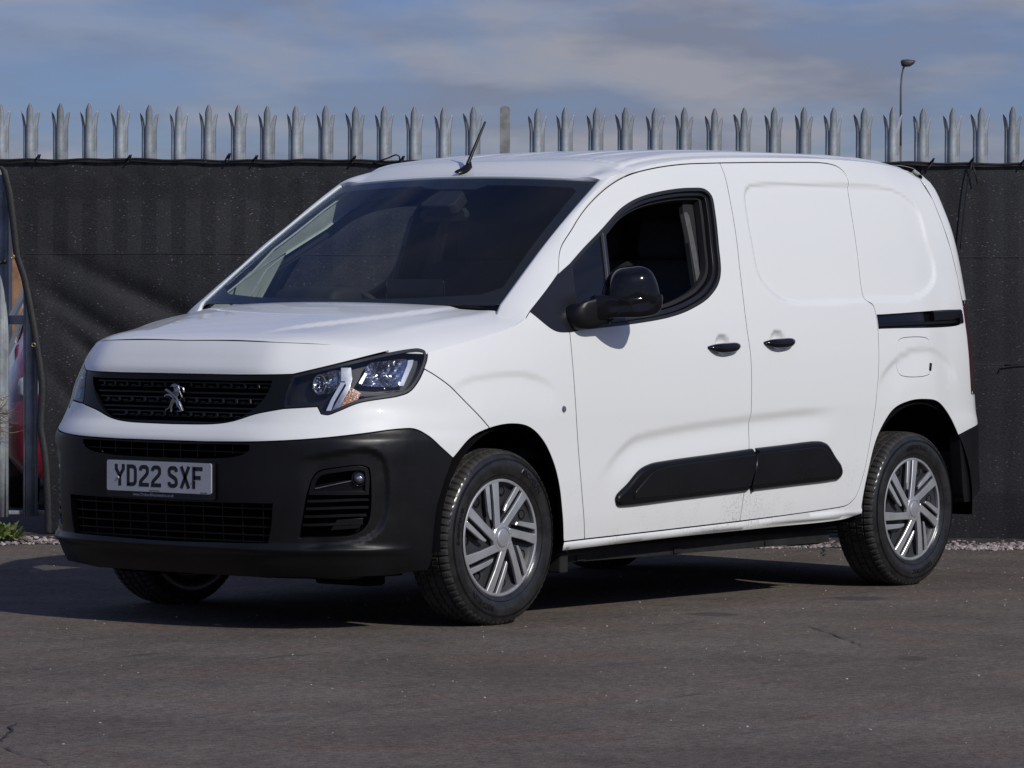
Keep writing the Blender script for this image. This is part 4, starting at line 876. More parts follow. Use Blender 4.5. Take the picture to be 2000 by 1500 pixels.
pair(panel('quarter_window',np.array(curve([(a,b_,1) for a,b_ in quarter],.02,True)),SIDEG,van,gap=0,extra=-.014,depth=.004,both=True,res=.04))
mx=lambda e:[[2.285+e,1.493],[2.268+e,1.45],[2.152+e,1.15],[2.138+e,1.085]]
for nm,mt,w,e0,e1 in (('window_divider',RUBBER,.026,-.004,-.030),('divider_highlight',SATCHROME,.004,-.002,-.010)):  # the thin satin strip paints in the highlight along the divider
    for s_ in (0,1):
        V_,F_=bar(nm,catmull(mx(.012 if w>.01 else .004),.02),w,e0,e1,mt,None,SHP,bool(s_)); mk(nm,V_,F_,mt,front_door[s_],smooth=False)
# waist moulding inside the opening
# ---- B pillar trim seen through the open window
pair(panel('pillar_cover',np.array([[2.905,1.615],[2.875,1.55],[2.855,1.40],[2.838,1.25],[2.815,1.13],[2.90,1.14],[2.96,1.30],[3.0,1.5],[3.0,1.62]]),INTD,van,gap=0,extra=-.075,both=True,res=.05))
pair(panel('belt_guide',np.array([[2.868,1.54],[2.885,1.545],[2.895,1.53],[2.885,1.40],[2.870,1.26],[2.850,1.15],[2.835,1.15],[2.848,1.30],[2.860,1.45]]),simple('belt_grey',(.09,.088,.085),.7,vs_=40),van,gap=0,extra=-.068,both=True,res=.05))
# ---- inner door skins and light pillar trims (seen through the windscreen)
pair(panel('inner_trim',inset(dedupe(outer)if area(dedupe(outer))>0 else dedupe(outer)[::-1],.012),INTD,van,[w0],gap=0,extra=-.055,depth=.01,both=True,res=.06))
lt=np.array([(1.58,1.085),(1.95,1.03),(1.965,1.20),(2.01,1.315),(2.08,1.37),(2.30,1.485),(2.43,1.560),(2.54,1.60),(2.70,1.625),(2.76,1.66),(2.70,1.70),(2.505,1.672),(2.39,1.63),(2.247,1.555),(2.109,1.463),(2.008,1.396),(1.919,1.29),(1.70,1.15)])
panel('pillar_trim',lt,INTL,van,gap=0,extra=-.066,depth=.01,both=True,res=.05)
panel('lower_pillar_trim',np.array([(-2.04,1.03),(-1.86,1.03),(-1.86,1.25),(-2.01,1.345),(-2.09,1.38),(-2.04,1.20)]),INTL,van,gap=0,extra=-.074,depth=.004,res=.05)
# ---- sliding door (left) / fixed side (right: same shape)
sdo=cat(doorB[::-1],slBot[::-1],slB[::-1],slT[::-1])
sd=panel('sliding_door',sdo,PAINT,van,both=True,res=.0125)
# ---- body side: sill, rear quarter and cant rail in one pressing
railP=[(2.555,1.7010,1),(2.60,1.711),(2.6449,1.7215),(2.8566,1.7485),(3.12,1.765),(3.54,1.779),(3.95,1.786),(4.30,1.782),(4.50,1.770),(4.62,1.750),(4.70,1.722,1)]
rail=np.array(curve(railP,.02))
rearE=np.array([[4.7305,1.6354],[4.7444,1.525],[4.7637,1.4149],[4.7800,1.2937],[4.7860,1.1944],[4.790,1.05],[4.795,.80]])
rearL=np.array([[4.88,.795],[4.885,.72],[4.8823,.6672]])
arch1,arch2=c2('arch1'),c2('arch2')
dtop_front=sub(doorTop,np.array([3.12,1.7464]),np.array([2.555,1.689]))
bso=cat([[1.8549,.2937]],doorBot,slBot[::-1],slB[::-1],slT[::-1],dtop_front,rail,rearE,rearL,c2('rbump')[::-1],arch2[::-1],c2('sillB')[::-1],[[1.865,.2566]])
flap=np.array(curve(B['flap'],.012,True)); slot=c2('slot')
bs=panel('body_side',bso,PAINT,van,[flap,slot],both=True,res=.0135)
for s_ in (0,1):
    pass
panel('fuel_flap',flap,PAINT,van,gap=.0045,res=.02)[0].parent=bs[0]
panel('fuel_flap',flap*[1,1],PAINT,van,gap=.0022,res=.02)[0].parent=bs[0] if False else bs[0]
fl=[o for o in COL.objects if o.name.startswith('fuel_flap')]; bpy.data.objects.remove(fl[1])
V_,F_=bar('latch',[(4.372,.905),(4.384,.935)],.012,.002,-.004,DARKPL,None); mk('flap_notch',V_,F_,DARKPL,fl[0] if False else bs[0])
sl2=panel('door_track',slot,GLOSSBLK,van,gap=.003,extra=-.020,both=True,res=.05)
for i,o in enumerate(sl2): o.parent=bs[i]
for s_ in (0,1):
    barobj('track_rail',catmull([(3.99,1.096),(4.3,1.103),(4.74,1.111)],.05),.016,-.006,-.02,DARKPL,bs[s_],bool(s_))
    barobj('track_cover',catmull([(4.455,1.137),(4.60,1.140),(4.752,1.143)],.03),.045,.006,-.02,DARKPL,bs[s_],bool(s_))
    barobj('track_end_cap',catmull([(4.715,1.125),(4.754,1.126)],.03),.056,.007,-.02,DARKPL,bs[s_],bool(s_))
for s_ in (0,1): barobj('seam_line',sub(doorTop,np.array([2.49,1.675]),np.array([2.575,1.693])),.0045,.0012,-.004,VOID,bs[s_],bool(s_))
# ---- front wing
wing=cat(c2('hoodSeam'),[[1.7026,1.1516]],sub(tri,np.array([1.7026,1.1516]),np.array([1.8951,1.0756])),doorF,[[1.8549,.2937]],sub(arch1,np.array([1.8549,.2937]),np.array([1.397,.7314])),c2('fendSeam')[::-1],[[1.145,.972],[1.1546,.9904],[1.1575,1.0]])
wg=panel('front_wing',wing,PAINT,van,both=True,res=.0125)
# side repeater
for s_ in (0,1):
    S0,Z0=B['misc'][0][:2]
    pos=SHP(np.array([[S0,Z0]]))[0]; V=[];F=[]
    for nm,rr,e,mt in (('repeater_bezel',.0115,.003,CHROME),('side_repeater',.008,.0055,simple('smoked_lens',(.10,.09,.10),.06,coat=1,vs_=90))):
        q=[(S0+rr*math.cos(a),Z0+rr*math.sin(a)) for a in np.linspace(0,2*math.pi,17)[:-1]]
        o=panel(nm,np.array(q),mt,wg[s_],gap=0,extra=e,depth=.006,res=.02,both=False)[0]
        if s_:
            o.scale=(1,-1,1)
# ---- rub strips
NI=.008
rb1=panel('rub_strip',np.array(curve(B['rub1'],.012,True)),DARKPL,van,gap=.018,rise=.016,both=True,fn=SHP,res=.03)
rb2=panel('rub_strip',np.array(curve(B['rub2'],.012,True)),DARKPL,van,gap=.018,rise=.016,both=True,fn=SHP,res=.03)
for i in (0,1): rb1[i].parent=front_door[i]; rb2[i].parent=sd[i]
def rubcore(pts,par):
    o=np.array(pts)
    r=panel('rub_strip_face',o,PLASTIC,van,gap=.0,rise=.0,extra=.0205,depth=.012,both=True,fn=SHP,res=.03,lip=.005)
    for i in (0,1): r[i].parent=par[i]
rubcore([(3.036,.585),(2.797,.573),(2.47,.556),(2.39,.546),(2.345,.528),(2.262,.470),(2.245,.444),(2.56,.452),(3.002,.467),(3.030,.53)],front_door)
rubcore([(3.052,.586),(3.25,.594),(3.46,.602),(3.51,.598),(3.545,.585),(3.620,.515),(3.625,.497),(3.60,.490),(3.29,.479),(3.018,.468),(3.046,.53)],sd)
# ---- door handles
def handle(S0,Z0,par,s_,tilt):
    Ls=np.linspace(-.108,.108,27); rings=[]
    for a in Ls:
        t=abs(a)/.108; hh=.0185*(1-t**3.2*.85)+.001; out=.030*(1-t**4)+.004; zc=Z0-.005-.006*(1-t*t)+ .010*a/.108*tilt
        base=0.004 if t<.62 else -.002
        pr=[]
        for q in np.linspace(0,2*math.pi,13)[:-1]:
            zz=zc+hh*math.sin(q)*(1 if math.sin(q)>0 else 1.0); ee=(out+base)/2+(out-base)/2*math.cos(q)*1.
            if t>.62: ee=max(ee,-.002)
            pr.append((S0+a,zz,ee))
        rings.append(pr)
    V=[];F=[]
    for r0 in rings:
        A=np.array(r0); q=shell(A[:,0],A[:,1],A[:,2]); V+=list(q)
    n=12
    for i in range(len(rings)-1):
        for k in range(n): F.append((i*n+k,i*n+(k+1)%n,(i+1)*n+(k+1)%n,(i+1)*n+k))
    F+=[tuple(range(n)),tuple((len(rings)-1)*n+k for k in range(n))[::-1]]
    if s_: V=[v*[1,-1,1] for v in V]; F=[f[::-1] for f in F]
    mk('door_handle',V,[f[::-1] for f in F],GLOSSBLK,par)
for i,(S0,Z0) in enumerate(HND):
    for s_ in (0,1): handle(S0,Z0,(front_door if i==0 else sd)[s_],s_,.4)
# ---- nose pieces, symmetric about the centre line
def sym(right): r_=np.asarray(right,float); r_=r_[r_[:,0]>.004]; return cat(r_,mir(r_))
frontTop=c2('frontTop').copy(); frontTop[frontTop[:,0]<.25,1]=.9192; frontTop=frontTop[frontTop[:,0]>.06]
noseSeam=c2('noseSeam'); noseSeam=noseSeam[noseSeam[:,0]>.01]
panel('bonnet_front',cat(noseSeam,frontTop[::-1],mir(noseSeam)[0:0],mir(frontTop[::-1]),mir(noseSeam)),PAINT,van,res=.018,fn=SHP)
head=np.array(curve(B['head'],.010,True)); head=head if area(head)>0 else head[::-1]
gob=c2('grilleOutB'); gob=gob[gob[:,0]>.02]
hb=[(.7074,.7818),(.7477,.7946),(.8321,.8236),(1.0049,.8485),(1.0494,.8628),(1.0869,.8936),(1.1252,.941)]
hb=sub(head,np.array([.666,.8106]),np.array([1.1261,.9447])) 
# head runs CCW: pick the lower chain explicitly
def chain(poly,a,b_):
    i=int(np.argmin(np.hypot(*(poly-a).T))); j=int(np.argmin(np.hypot(*(poly-b_).T))); n=len(poly)
    f=[poly[(i+k)%n] for k in range(((j-i)%n)+1)]; g=[poly[(i-k)%n] for k in range(((i-j)%n)+1)]
    return np.array(f),np.array(g)
fA,fB=chain(head,np.array([.5282,.8022]),np.array([1.1261,.9447])); lower=fA if fA[:,1].mean()<fB[:,1].mean() else fB
fA,fB=chain(head,np.array([.5282,.8022]),np.array([.5594,.9225])); left=fA if len(fA)<len(fB) else fB
bt=c2('blackTop'); fs=c2('fendSeam')
bw=cat(gob[::-1],lower[1:],fs,sub(arch1,np.array([1.397,.7314]),np.array([1.2124,.6226])),bt[::-1][1:])
panel('bumper_cover',cat(bw,mir(bw)),PAINT,van,res=.0135,fn=SH)
# black lower bumper
s_ar=lambda x,z:(float(s_of_x(x)),z)
bb=cat(bt,[s_ar(.352,.54)],[s_ar(.385,.45)],[s_ar(.395,.36)],[s_ar(.392,.26)],[s_ar(.40,.22)],[[.95,.205],[.75,.20],[.40,.195],[.2,.195]])
bb=bb[bb[:,0]>.01]
inta=np.array([p for p in c2('intake') if p[0]>.06]); slu=np.array([p for p in c2('slotU') if p[0]>.06]); fog=np.array(curve([p for p in B['fogRec']],.012,True))
if area(fog)<0: fog=fog[::-1]
bum=panel('lower_bumper',cat(bb,mir(bb)),PLASTIC,van,[cat(inta,mir(inta)),cat(slu,mir(slu)),fog,mir(fog)],res=.0115,depth=.03)[0]
# grille surround
gi=np.array([p for p in c2('grilleIn') if p[0]>.06]); 
gs=cat(frontTop[frontTop[:,0]<.5594],left[::-1],gob)
gr=panel('grille_surround',cat(gs,mir(gs)),DARKPL,van,[cat(gi,mir(gi))],gap=.0018,extra=-.004,res=.025,depth=.05,fn=SHP)[0]
# recess backs
back=panel('grille_back',cat(inset(cat(gi,mir(gi))[::-1] if area(cat(gi,mir(gi)))<0 else cat(gi,mir(gi)),-.02)),VOID,van,gap=0,extra=-.075,depth=.01,res=.06,fn=SHP)[0]; back.parent=gr
for nm,a in (('intake_back',inta),('slot_back',slu)):
    q=cat(a,mir(a)); q=dedupe(q); q=q if area(q)>0 else q[::-1]
    panel(nm,inset(q,-.02),VOID,van,gap=0,extra=-.09,depth=.01,res=.06,fn=SHP)[0].parent=bum
gmax=lambda z:float(np.interp(z,[.745,.757,.785,.83,.871,.902],[.27,.307,.373,.431,.461,.470]))
def symbar(nm,smax,z,h,e0,e1,mt,par,n=40): barobj(nm,[(s,z) for s in np.linspace(-smax,smax,n)],h,e0,e1,mt,par)
GB=simple('gloss_grille_black',(.004,.004,.005),.30,vs_=12,spec=.3)
for z,h,e0 in ((.889,.007,-.018),(.872,.007,-.024),(.852,.008,-.016),(.833,.007,-.018),(.816,.007,-.024),(.798,.008,-.016),(.782,.007,-.018),(.766,.007,-.024)):
    symbar('grille_bar',gmax(z)+.004,z,h,e0,e0-.03,GB,gr)
# brick-like tabs between paired bars
for row,(za,zb,off) in enumerate(((.889,.872,0),(.833,.816,.03),(.782,.766,.01))):
    for k in range(-8,9):
        s0=k*.066+off; 
        if abs(s0)>gmax(zb)-.02: continue
        barobj('grille_tab',[(s0,za-.002),(s0+.004,zb+.001)],.012,-.014,-.04,GB,gr)
        barobj('grille_tab',[(s0+.020,(za+zb)/2-.004),(s0+.044,(za+zb)/2-.004)],.006,-.020,-.04,GB,gr) 
for z in (.445,.412,.380,.350,.326):
    symbar('intake_bar',float(np.interp(z,[.3216,.3806,.4665],[.49,.504,.511]))+.003,z,.006,-.016,-.045,DARKPL,bum)
mbv=MB()
for k in range(-5,6):
    V_,F_=bar('',[(k*.092,.463),(k*.092,.318)],.005,-.022,-.045,DARKPL,None); mbv.add(V_,F_)
    if abs(k)<5: V_,F_=bar('',[(k*.083,.668),(k*.083,.618+.03*(abs(k)/5)**2)],.004,-.014,-.045,DARKPL,None); mbv.add(V_,F_)
o=mbv.build('intake_webs',DARKPL,bum); o['kind']='stuff'
symbar('intake_bar',.412,.645,.005,-.014,-.045,DARKPL,bum)
# tow-eye cover and plinth lines
twc=panel('tow_eye_cover',np.array(curve([(-.47,.565,1),(-.40,.565,1),(-.40,.498,1),(-.47,.498,1)],.012,True)),PLASTIC,van,gap=.0015,extra=.0012,depth=.003,fn=SHP)[0]; twc.parent=bum
# ---- fog lamp recesses
for s_ in (0,1):
    m=lambda P:(np.asarray(P,float)*[-1,1])[::-1] if s_ else np.asarray(P,float)
    o=panel('fog_recess',m(inset(fog,-.012)),VOID,van,gap=0,extra=-.060,depth=.01,res=.05,fn=SHP)[0]; o.parent=bum
    fr_o=np.array(curve([(.640,.498,1),(.655,.552),(.678,.578),(.747,.592),(.835,.599),(.857,.592),(.863,.570),(.862,.498,1)],.012,True)); fr_o=fr_o if area(fr_o)>0 else fr_o[::-1]
    fr_i=inset(fr_o,.013)
    o=panel('fog_surround',m(fr_o),DARKPL,van,[m(fr_i)],gap=0,extra=-.014,depth=.045,res=.03,fn=SHP)[0]; o.parent=bum
    pl2=m(np.array([(.655,.512),(.80,.546),(.846,.55),(.846,.512)])); o=panel('fog_shelf',pl2,GLOSSBLK,van,gap=0,extra=-.032,depth=.03,res=.04,fn=SHP)[0]; o.parent=bum
    barobj('fog_blade',[(.662,.5195),(.74,.536),(.806,.549)],.0045,-.028,-.036,SATCHROME,bum,bool(s_))
    # lamp: bezel and domed lens
    c0=SHP(np.array([[.829,.556]]),-.030)[0]; n0=fnormal(SHP,np.array([[.829,.556]]))[0]
    if s_: c0=c0*[1,-1,1]; n0=n0*[1,-1,1]
    tx=np.cross([0,0,1],n0); tx/=np.linalg.norm(tx); ty=np.cross(n0,tx)
    for nm,prof,mt in (('fog_bezel',[(.030,-.02),(.030,.006),(.026,.009),(.023,.004),(.022,-.01)],GLOSSBLK),('fog_lens',[(.0225,.0),(.020,.007),(.013,.012),(.006,.0140),(.0,.0145)],simple('fog_lens_glass',(.03,.035,.05),.03,coat=1,vs_=50)),('fog_reflector',[(.012,.0125),(.0095,.0160),(.004,.0175),(.0,.0178)],CHROME)):
        Vl,Fl=lathe(prof,28); mk(nm,[c0+tx*v[0]+ty*v[2]+n0*v[1] for v in Vl],Fl,mt,bum)
    for z,s0,s1 in ((.474,.636,.862),(.447,.630,.862),(.419,.624,.855),(.389,.618,.842)):
        ln=[(s,z+ .006*smst((s-s0)/.2)) for s in np.linspace(s0,s1,18)]
        barobj('louvre',ln,.0105,-.015,-.045,PLASTIC,bum,bool(s_))
    o=panel('louvre_blank',m(np.array([(.745,.408),(.842,.414),(.838,.396),(.826,.380),(.722,.373)])),DARKPL,van,gap=0,extra=-.016,depth=.03,res=.04,fn=SHP)[0]; o.parent=bum
# chin under the bumper
mb=MB()
for (x0,x1,w,z0,z1) in ((.30,.74,.62,.185,.225),):
    P=[(x0,-w),(x1-.10,-w),(x1,-w*.55),(x1+.01,0),(x1,w*.55),(x1-.10,w),(x0,w)]
    mb.prism(P,lambda u,v,h:np.array([u-(.05 if h<.2 else 0),v,h]),z0,z1)
o=mb.build('under_tray',DARKPL,van,bev=.01)
for y in (.50,-.50):
    mb=MB(); mb.box((.42,y,.18),(.10,.26,.05)); mb.build('air_deflector',VOID,van,bev=.012)
# ---- headlights
for s_ in (0,1):
    m=lambda P:(np.asarray(P,float)*[-1,1])[::-1] if s_ else np.asarray(P,float)
    hl=panel('headlight',m(head),HLDARK,van,[m(inset(head,.010))],gap=.0015,extra=-.003,depth=.07,res=.03,fn=SHP)[0]
    def hp(nm,key,mt,e,d=.02,pts=None):
        P=np.array([p[:2] for p in B[key]]) if pts is None else np.array(pts)
        P=dedupe(P); o=panel(nm,m(P),mt,van,gap=0,extra=e,depth=d,res=.012,fn=SHP,lip=.0015)[0]; o.parent=hl; return o
    o=panel('lamp_bowl',m(inset(head,-.004)),HLDARK,van,gap=0,extra=-.052,depth=.005,res=.02,fn=SHP)[0]; o.parent=hl
    hp('indicator','hlInd',AMBER,-.022)
    hp('running_light','hlBladeA',SATCHROME,-.012)
    hp('light_guide','hlBladeB',FROST,-.010)
    hp('light_guide','hlStrip',FROST,-.016)
    hp('light_guide','hlStub',SATCHROME,-.018)
    # bowls: dished faceted reflectors
    def bowl(nm,key,e_edge,e_c,mt,cen):
        P=dedupe(np.array([p[:2] for p in B[key]])); P=P if area(P)>0 else P[::-1]; P=np.array(catmull(P,.006,True)); c0=np.array(cen); V=[];F=[]; n=len(P); K=7
        for k in range(K+1):
            t=k/K; q=c0+(P-c0)*(1-t); V+=list(shell(q[:,0],q[:,1],e_edge+(e_c-e_edge)*math.sin(t*math.pi/2)+.0035*np.sin(q[:,0]*260)*(0<k<K)))
        for k in range(K):
            for i in range(n): F.append((k*n+i,k*n+(i+1)%n,(k+1)*n+(i+1)%n,(k+1)*n+i))
        if s_: V=[v*[1,-1,1] for v in V]; F=[f[::-1] for f in F]
        mk(nm,V,F,mt,hl,smooth=False)
    bowl('main_reflector','hlMain',-.020,-.050,REFL,(.965,.925))
    bowl('dip_reflector','hlInner',-.020,-.050,REFL,(.70,.895))
    bp_=SHP(np.array([[.700,.893],[.968,.927]]),-.026)
    for q in bp_: 
        q=q*[1,-1,1] if s_ else q; ball(q,.011,CHROME,'bulb_shield',hl,8,(1.4,1,.8))
    # dark ring around the inner lamp
    V_,F_=bar('',[(.668+.026*math.cos(a),.888+.034*math.sin(a)) for a in np.linspace(0,2*math.pi,25)],.006,-.016,-.03,CHROME,None,SHP,bool(s_)); mk('lamp_ring',V_,F_,STEEL,hl)
    for z in (.846,.852,.858,.864,.870):
        s0=.868+(z-.846)*-.4; s1=1.05+(z-.846)*1.5
        barobj('bezel_rib',[(s,z+ (s-s0)*.055-.012) for s in np.linspace(s0,s1,12)],.0022,-.020,-.03,HLDARK,hl,bool(s_))
    for z in (.809,.816,.823): barobj('bezel_rib',[(s,z) for s in np.linspace(.542,.65,8)],.0025,-.018,-.03,HLDARK,hl,bool(s_))
    o=panel('clear_cover',m(inset(head,.004)),CLEAR,van,gap=0,extra=-.001,depth=.004,res=.015,fn=SHP)[0]; o.parent=hl
# ---- tailgate, rear lamps, rear bumper
tg=cat(rearE[1:],[[4.99,.80],[4.99,.675],[SMAX,.675]])
tgo=[(4.7060,1.7215),(4.7330,1.6354),(4.7475,1.525),(4.767,1.4149),(4.784,1.2937),(4.792,1.200),(4.96,1.200),(4.96,.80),(4.905,.795),(4.905,.675),(SMAX-.004,.675),(SMAX-.004,1.80),(5.2,1.79),(4.95,1.765),(4.82,1.745),(4.74,1.730)]
panel('rear_door',np.array(curve([(a,b_,1) for a,b_ in tgo],.03,True)),PAINT,van,both=True,res=.03,fn=SHP)
panel('tail_light',np.array(curve([(a,b_,1) for a,b_ in ((4.798,1.190),(4.95,1.190),(4.95,.808),(4.803,.808))],.03,True)),TAIL,van,both=True,gap=.002,extra=-.002,res=.03,fn=SHP)
rbo=cat(c2('rbump')[:-1],[[4.8823,.6672],[SMAX-.003,.668],[SMAX-.003,.37],[5.05,.37],[4.90,.385],[4.80,.36],[4.72,.335],[4.665,.335],[4.650,.38],[4.642,.45],[4.632,.55]])
panel('rear_bumper',rbo,PLASTIC,van,both=True,res=.03,extra=.004,depth=.05,fn=SHP)
# ---- bonnet as a height field over the plan
bx=[-.15,.0,.2,.4,.55,.65,.70,.735,.75,.757]; 
hs1=np.array(list(noseSeam)+list(c2('hoodSeam'))); E3=shell(hs1[:,0],hs1[:,1]); 
ex=E3[:,0][::-1]; ey=E3[:,1][::-1]; e_z=E3[:,2][::-1]
o_=np.argsort(ex); ex,ey,e_z=ex[o_],ey[o_],e_z[o_]
def Hood(P,extra=0.):
    x=P[:,0];y=P[:,1]
    yE=np.interp(x,ex,ey); zE=np.interp(x,ex,e_z)
    zm=pchip([-.25,-.10,.0,.2,.4,.55,.65,.70,.735,.752,.757],[1.190,1.186,1.182,1.158,1.127,1.100,1.078,1.065,1.053,1.045,1.042],x)
    zm=np.maximum(zm,zE)
    u=np.clip(np.abs(y)/np.maximum(yE,.02),0,1.02)
    prof=.42*u**2+.58*u**8
    z=zm-(zm-zE)*prof
    # raised centre panel edged by two creases that spread towards the screen
    yc=.30+.27*smst((.72-x)/.75)
    t=(np.abs(y)-yc)/.05
    amp=.009*smst((.70-x)/.25)*smst((x+.20)/.1)
    z=z-amp*smst(t+.5)
    yc2=.62+.10*smst((.55-x)/.6); z=z+.004*smst((.5-x)/.25)*np.exp(-((np.abs(y)-yc2)/.035)**2)
    return np.stack([x,y,z+extra],1)
left_edge=E3[::1][:,:2]      # from the nose centre round to the cowl corner (y>0)
le=[p for p in left_edge if p[1]>.01]
BC=np.array([-.138,.749]); xb=lambda y:-.138+.112*(1-(y/.749)**2) if abs(y)<.749 else -.138-(abs(y)-.749)*.15
cow=[(xb(y)+.004,y) for y in np.linspace(.845,0.01,44)]
ho=np.array([tuple(p) for p in le]+cow); ho=np.vstack([ho,(ho*[1,-1])[::-1]])
panel('bonnet',ho,PAINT,van,fn=Hood,res=.02,gap=.0022,depth=.02)
panel('cowl',np.array([(xb(y)-.004,y) for y in np.linspace(.86,-.86,60)]+[(xb(y)-.10,y) for y in np.linspace(-.86,.86,60)]),DARKPL,van,fn=Hood,extra=-.012,gap=0,depth=.01,res=.05)
# ---- windscreen surface: a across (-1..1), b up (0..1); metric parameters a*.70, b*.86
B0=np.array([-.022,0,1.184]);Bc=np.array([-.138,.749,1.183]);T0=np.array([-.792,0,1.678]);Tc=np.array([-.849,.654,1.656])
def WS(P,extra=0.):
    a=P[:,0]/.70;b=P[:,1]/.86; b_=b[:,None]; a2=np.clip((a*a),0,1.4)[:,None]
    base=B0+(Bc*[1,0,1]-B0*[1,0,1])*a2; top=T0+(Tc*[1,0,1]-T0*[1,0,1])*a2
    base=base*[1,0,1];top=top*[1,0,1]
    q=base*(1-b_)+top*b_; q[:,1]=a*(Bc[1]*(1-b)+Tc[1]*b)
    # slight belly
    q+=np.array([.55,0,.83])*(.012*np.sin(np.clip(b,0,1)*math.pi))[:,None]
    if extra: q+=np.array([.6,0,.8])*extra
    return q
# keep top and side edges as traced
def rect(a0,a1,b0,b1,r,st=.02): return np.array(curve([(-a0+r,b0,1),(a0-r,b0,1),(a0,b0+r,1),(a1,b1-r,1),(a1-r,b1,1),(-a1+r,b1,1),(-a1,b1-r,1),(-a0,b0+r,1)],st,True))
wso=rect(.700,.700,-.012,.860,.010)
ws=panel('windscreen',wso,WSG,van,fn=WS,gap=.001,res=.03,depth=.005)[0]
FRIT=simple('frit_band',(.006,.006,.008),.25,vs_=9)
fi=np.array(curve([(-.60,.055,1),(-.35,.030),(0,.024),(.35,.030),(.60,.055,1),(.665,.10,1),(.645,.78,1),(.61,.806,1),(.20,.806,1),(.165,.775,1),(-.02,.775,1),(-.10,.785,1),(-.16,.806,1),(-.62,.806,1),(-.655,.78,1),(-.68,.10,1)],.02,True))
panel('frit_band',rect(.696,.696,-.010,.856,.010),FRIT,van,[fi],fn=WS,gap=0,extra=-.004,res=.04,depth=.002)[0].parent=ws
mb=MB(); mb.prism(rect(.09,.075,0,.12,.02),lambda u,v,h:WS(np.array([[u+.03,v+.66]]),-.01-h)[0],0,.05); o=mb.build('sensor_cover',INTD,ws,bev=.008)
mb=MB(); mb.prism(rect(.115,.115,0,.055,.018),lambda u,v,h:np.array([-.70-h,u,1.50+v]),0,.03); mb.tube([(-.70,0,1.54),(-.76,0,1.62)],.008,6); mb.build('rear_view_mirror',INTD,van,bev=.006)
# ---- A pillars: strip from the glass edge to the door seam
es=np.vstack([np.array([[1.6745,1.1289],[1.7026,1.1516]]),np.array(catmull([(1.7026,1.1516),(1.8085,1.2215),(1.9193,1.2917)],.02)),doorTop[::-1][:]])
es=dedupe(es); kcut=int(np.argmin(np.hypot(*(es-[2.5055,1.678]).T))); es=es[:kcut+1]
Ec=shell(es[:,0],es[:,1]); Eu=shell(es[:,0],es[:,1]+.01)-Ec; Eu/=np.linalg.norm(Eu,axis=1)[:,None]
En=fnormal(SHP,es)
K=len(es); zE_=Ec[:,2]
bpar=np.linspace(-.012,.86,60); Gz=WS(np.array([[.70,b] for b in bpar]))
# match each seam point with the glass edge at a similar share of the way
tt=np.r_[0,np.cumsum(np.linalg.norm(np.diff(Ec,axis=0),axis=1))]; tt/=tt[-1]
gb=-.012+.872*tt**.93
G=WS(np.array([[.7015,b] for b in gb])); Gt=G-WS(np.array([[.69,b] for b in gb])); Gt/=np.linalg.norm(Gt,axis=1)[:,None]
V=[];F=[];NN=12
for i in range(K):
    w=np.linalg.norm(Ec[i]-G[i]); P0=G[i]+En[i]*.002; P3=Ec[i]+Eu[i]*.0022; bl=smst((i/K-.05)/.5); P1=P0+Gt[i]*w*(.30+.08*bl)+np.array([.5,0,.85])*w*(.03+.05*bl); P2=P3+Eu[i]*w*(.05+.13*bl)
    up0=P0-np.array([.55,0,.83])*.018
    V.append(up0)
    for k in range(NN+1):
        t=k/NN; V.append(P0*(1-t)**3+3*P1*t*(1-t)**2+3*P2*t*t*(1-t)+P3*t**3)
    V.append(P3-En[i]*.012-Eu[i]*.0)
n=NN+3
for i in range(K-1):
    for k in range(n-1): F.append((i*n+k,(i+1)*n+k,(i+1)*n+k+1,i*n+k+1))
V=np.array(V)
r0=V[:n].copy(); r1=V[n:2*n]; dd=(r0-r1); dd/=np.linalg.norm(dd,axis=1)[:,None]+1e-9; r0=r0+dd*.035+np.array([0,-.004,-.022])
V_all=V; V=np.vstack([r0,V]); F=[(i*n+k,(i+1)*n+k,(i+1)*n+k+1,i*n+k+1) for i in range(K) for k in range(n-1)]
for s_ in (0,1):
    VV=V*[1,-1,1] if s_ else V; o=mk('windscreen_pillar',VV,F if s_ else [f[::-1] for f in F],PAINT,van)
# ---- roof
rail2=cat(sub(doorTop,np.array([2.5055,1.678]),np.array([2.555,1.689])),rail); rail2=dedupe(rail2); r3=shell(rail2[:,0],rail2[:,1]); rx=r3[:,0]; ry=r3[:,1]; rz=r3[:,2]
Eap=Ec[-1]
PT=V[-(NN+3)+1:-1]      # last section of the pillar, glass edge to door seam
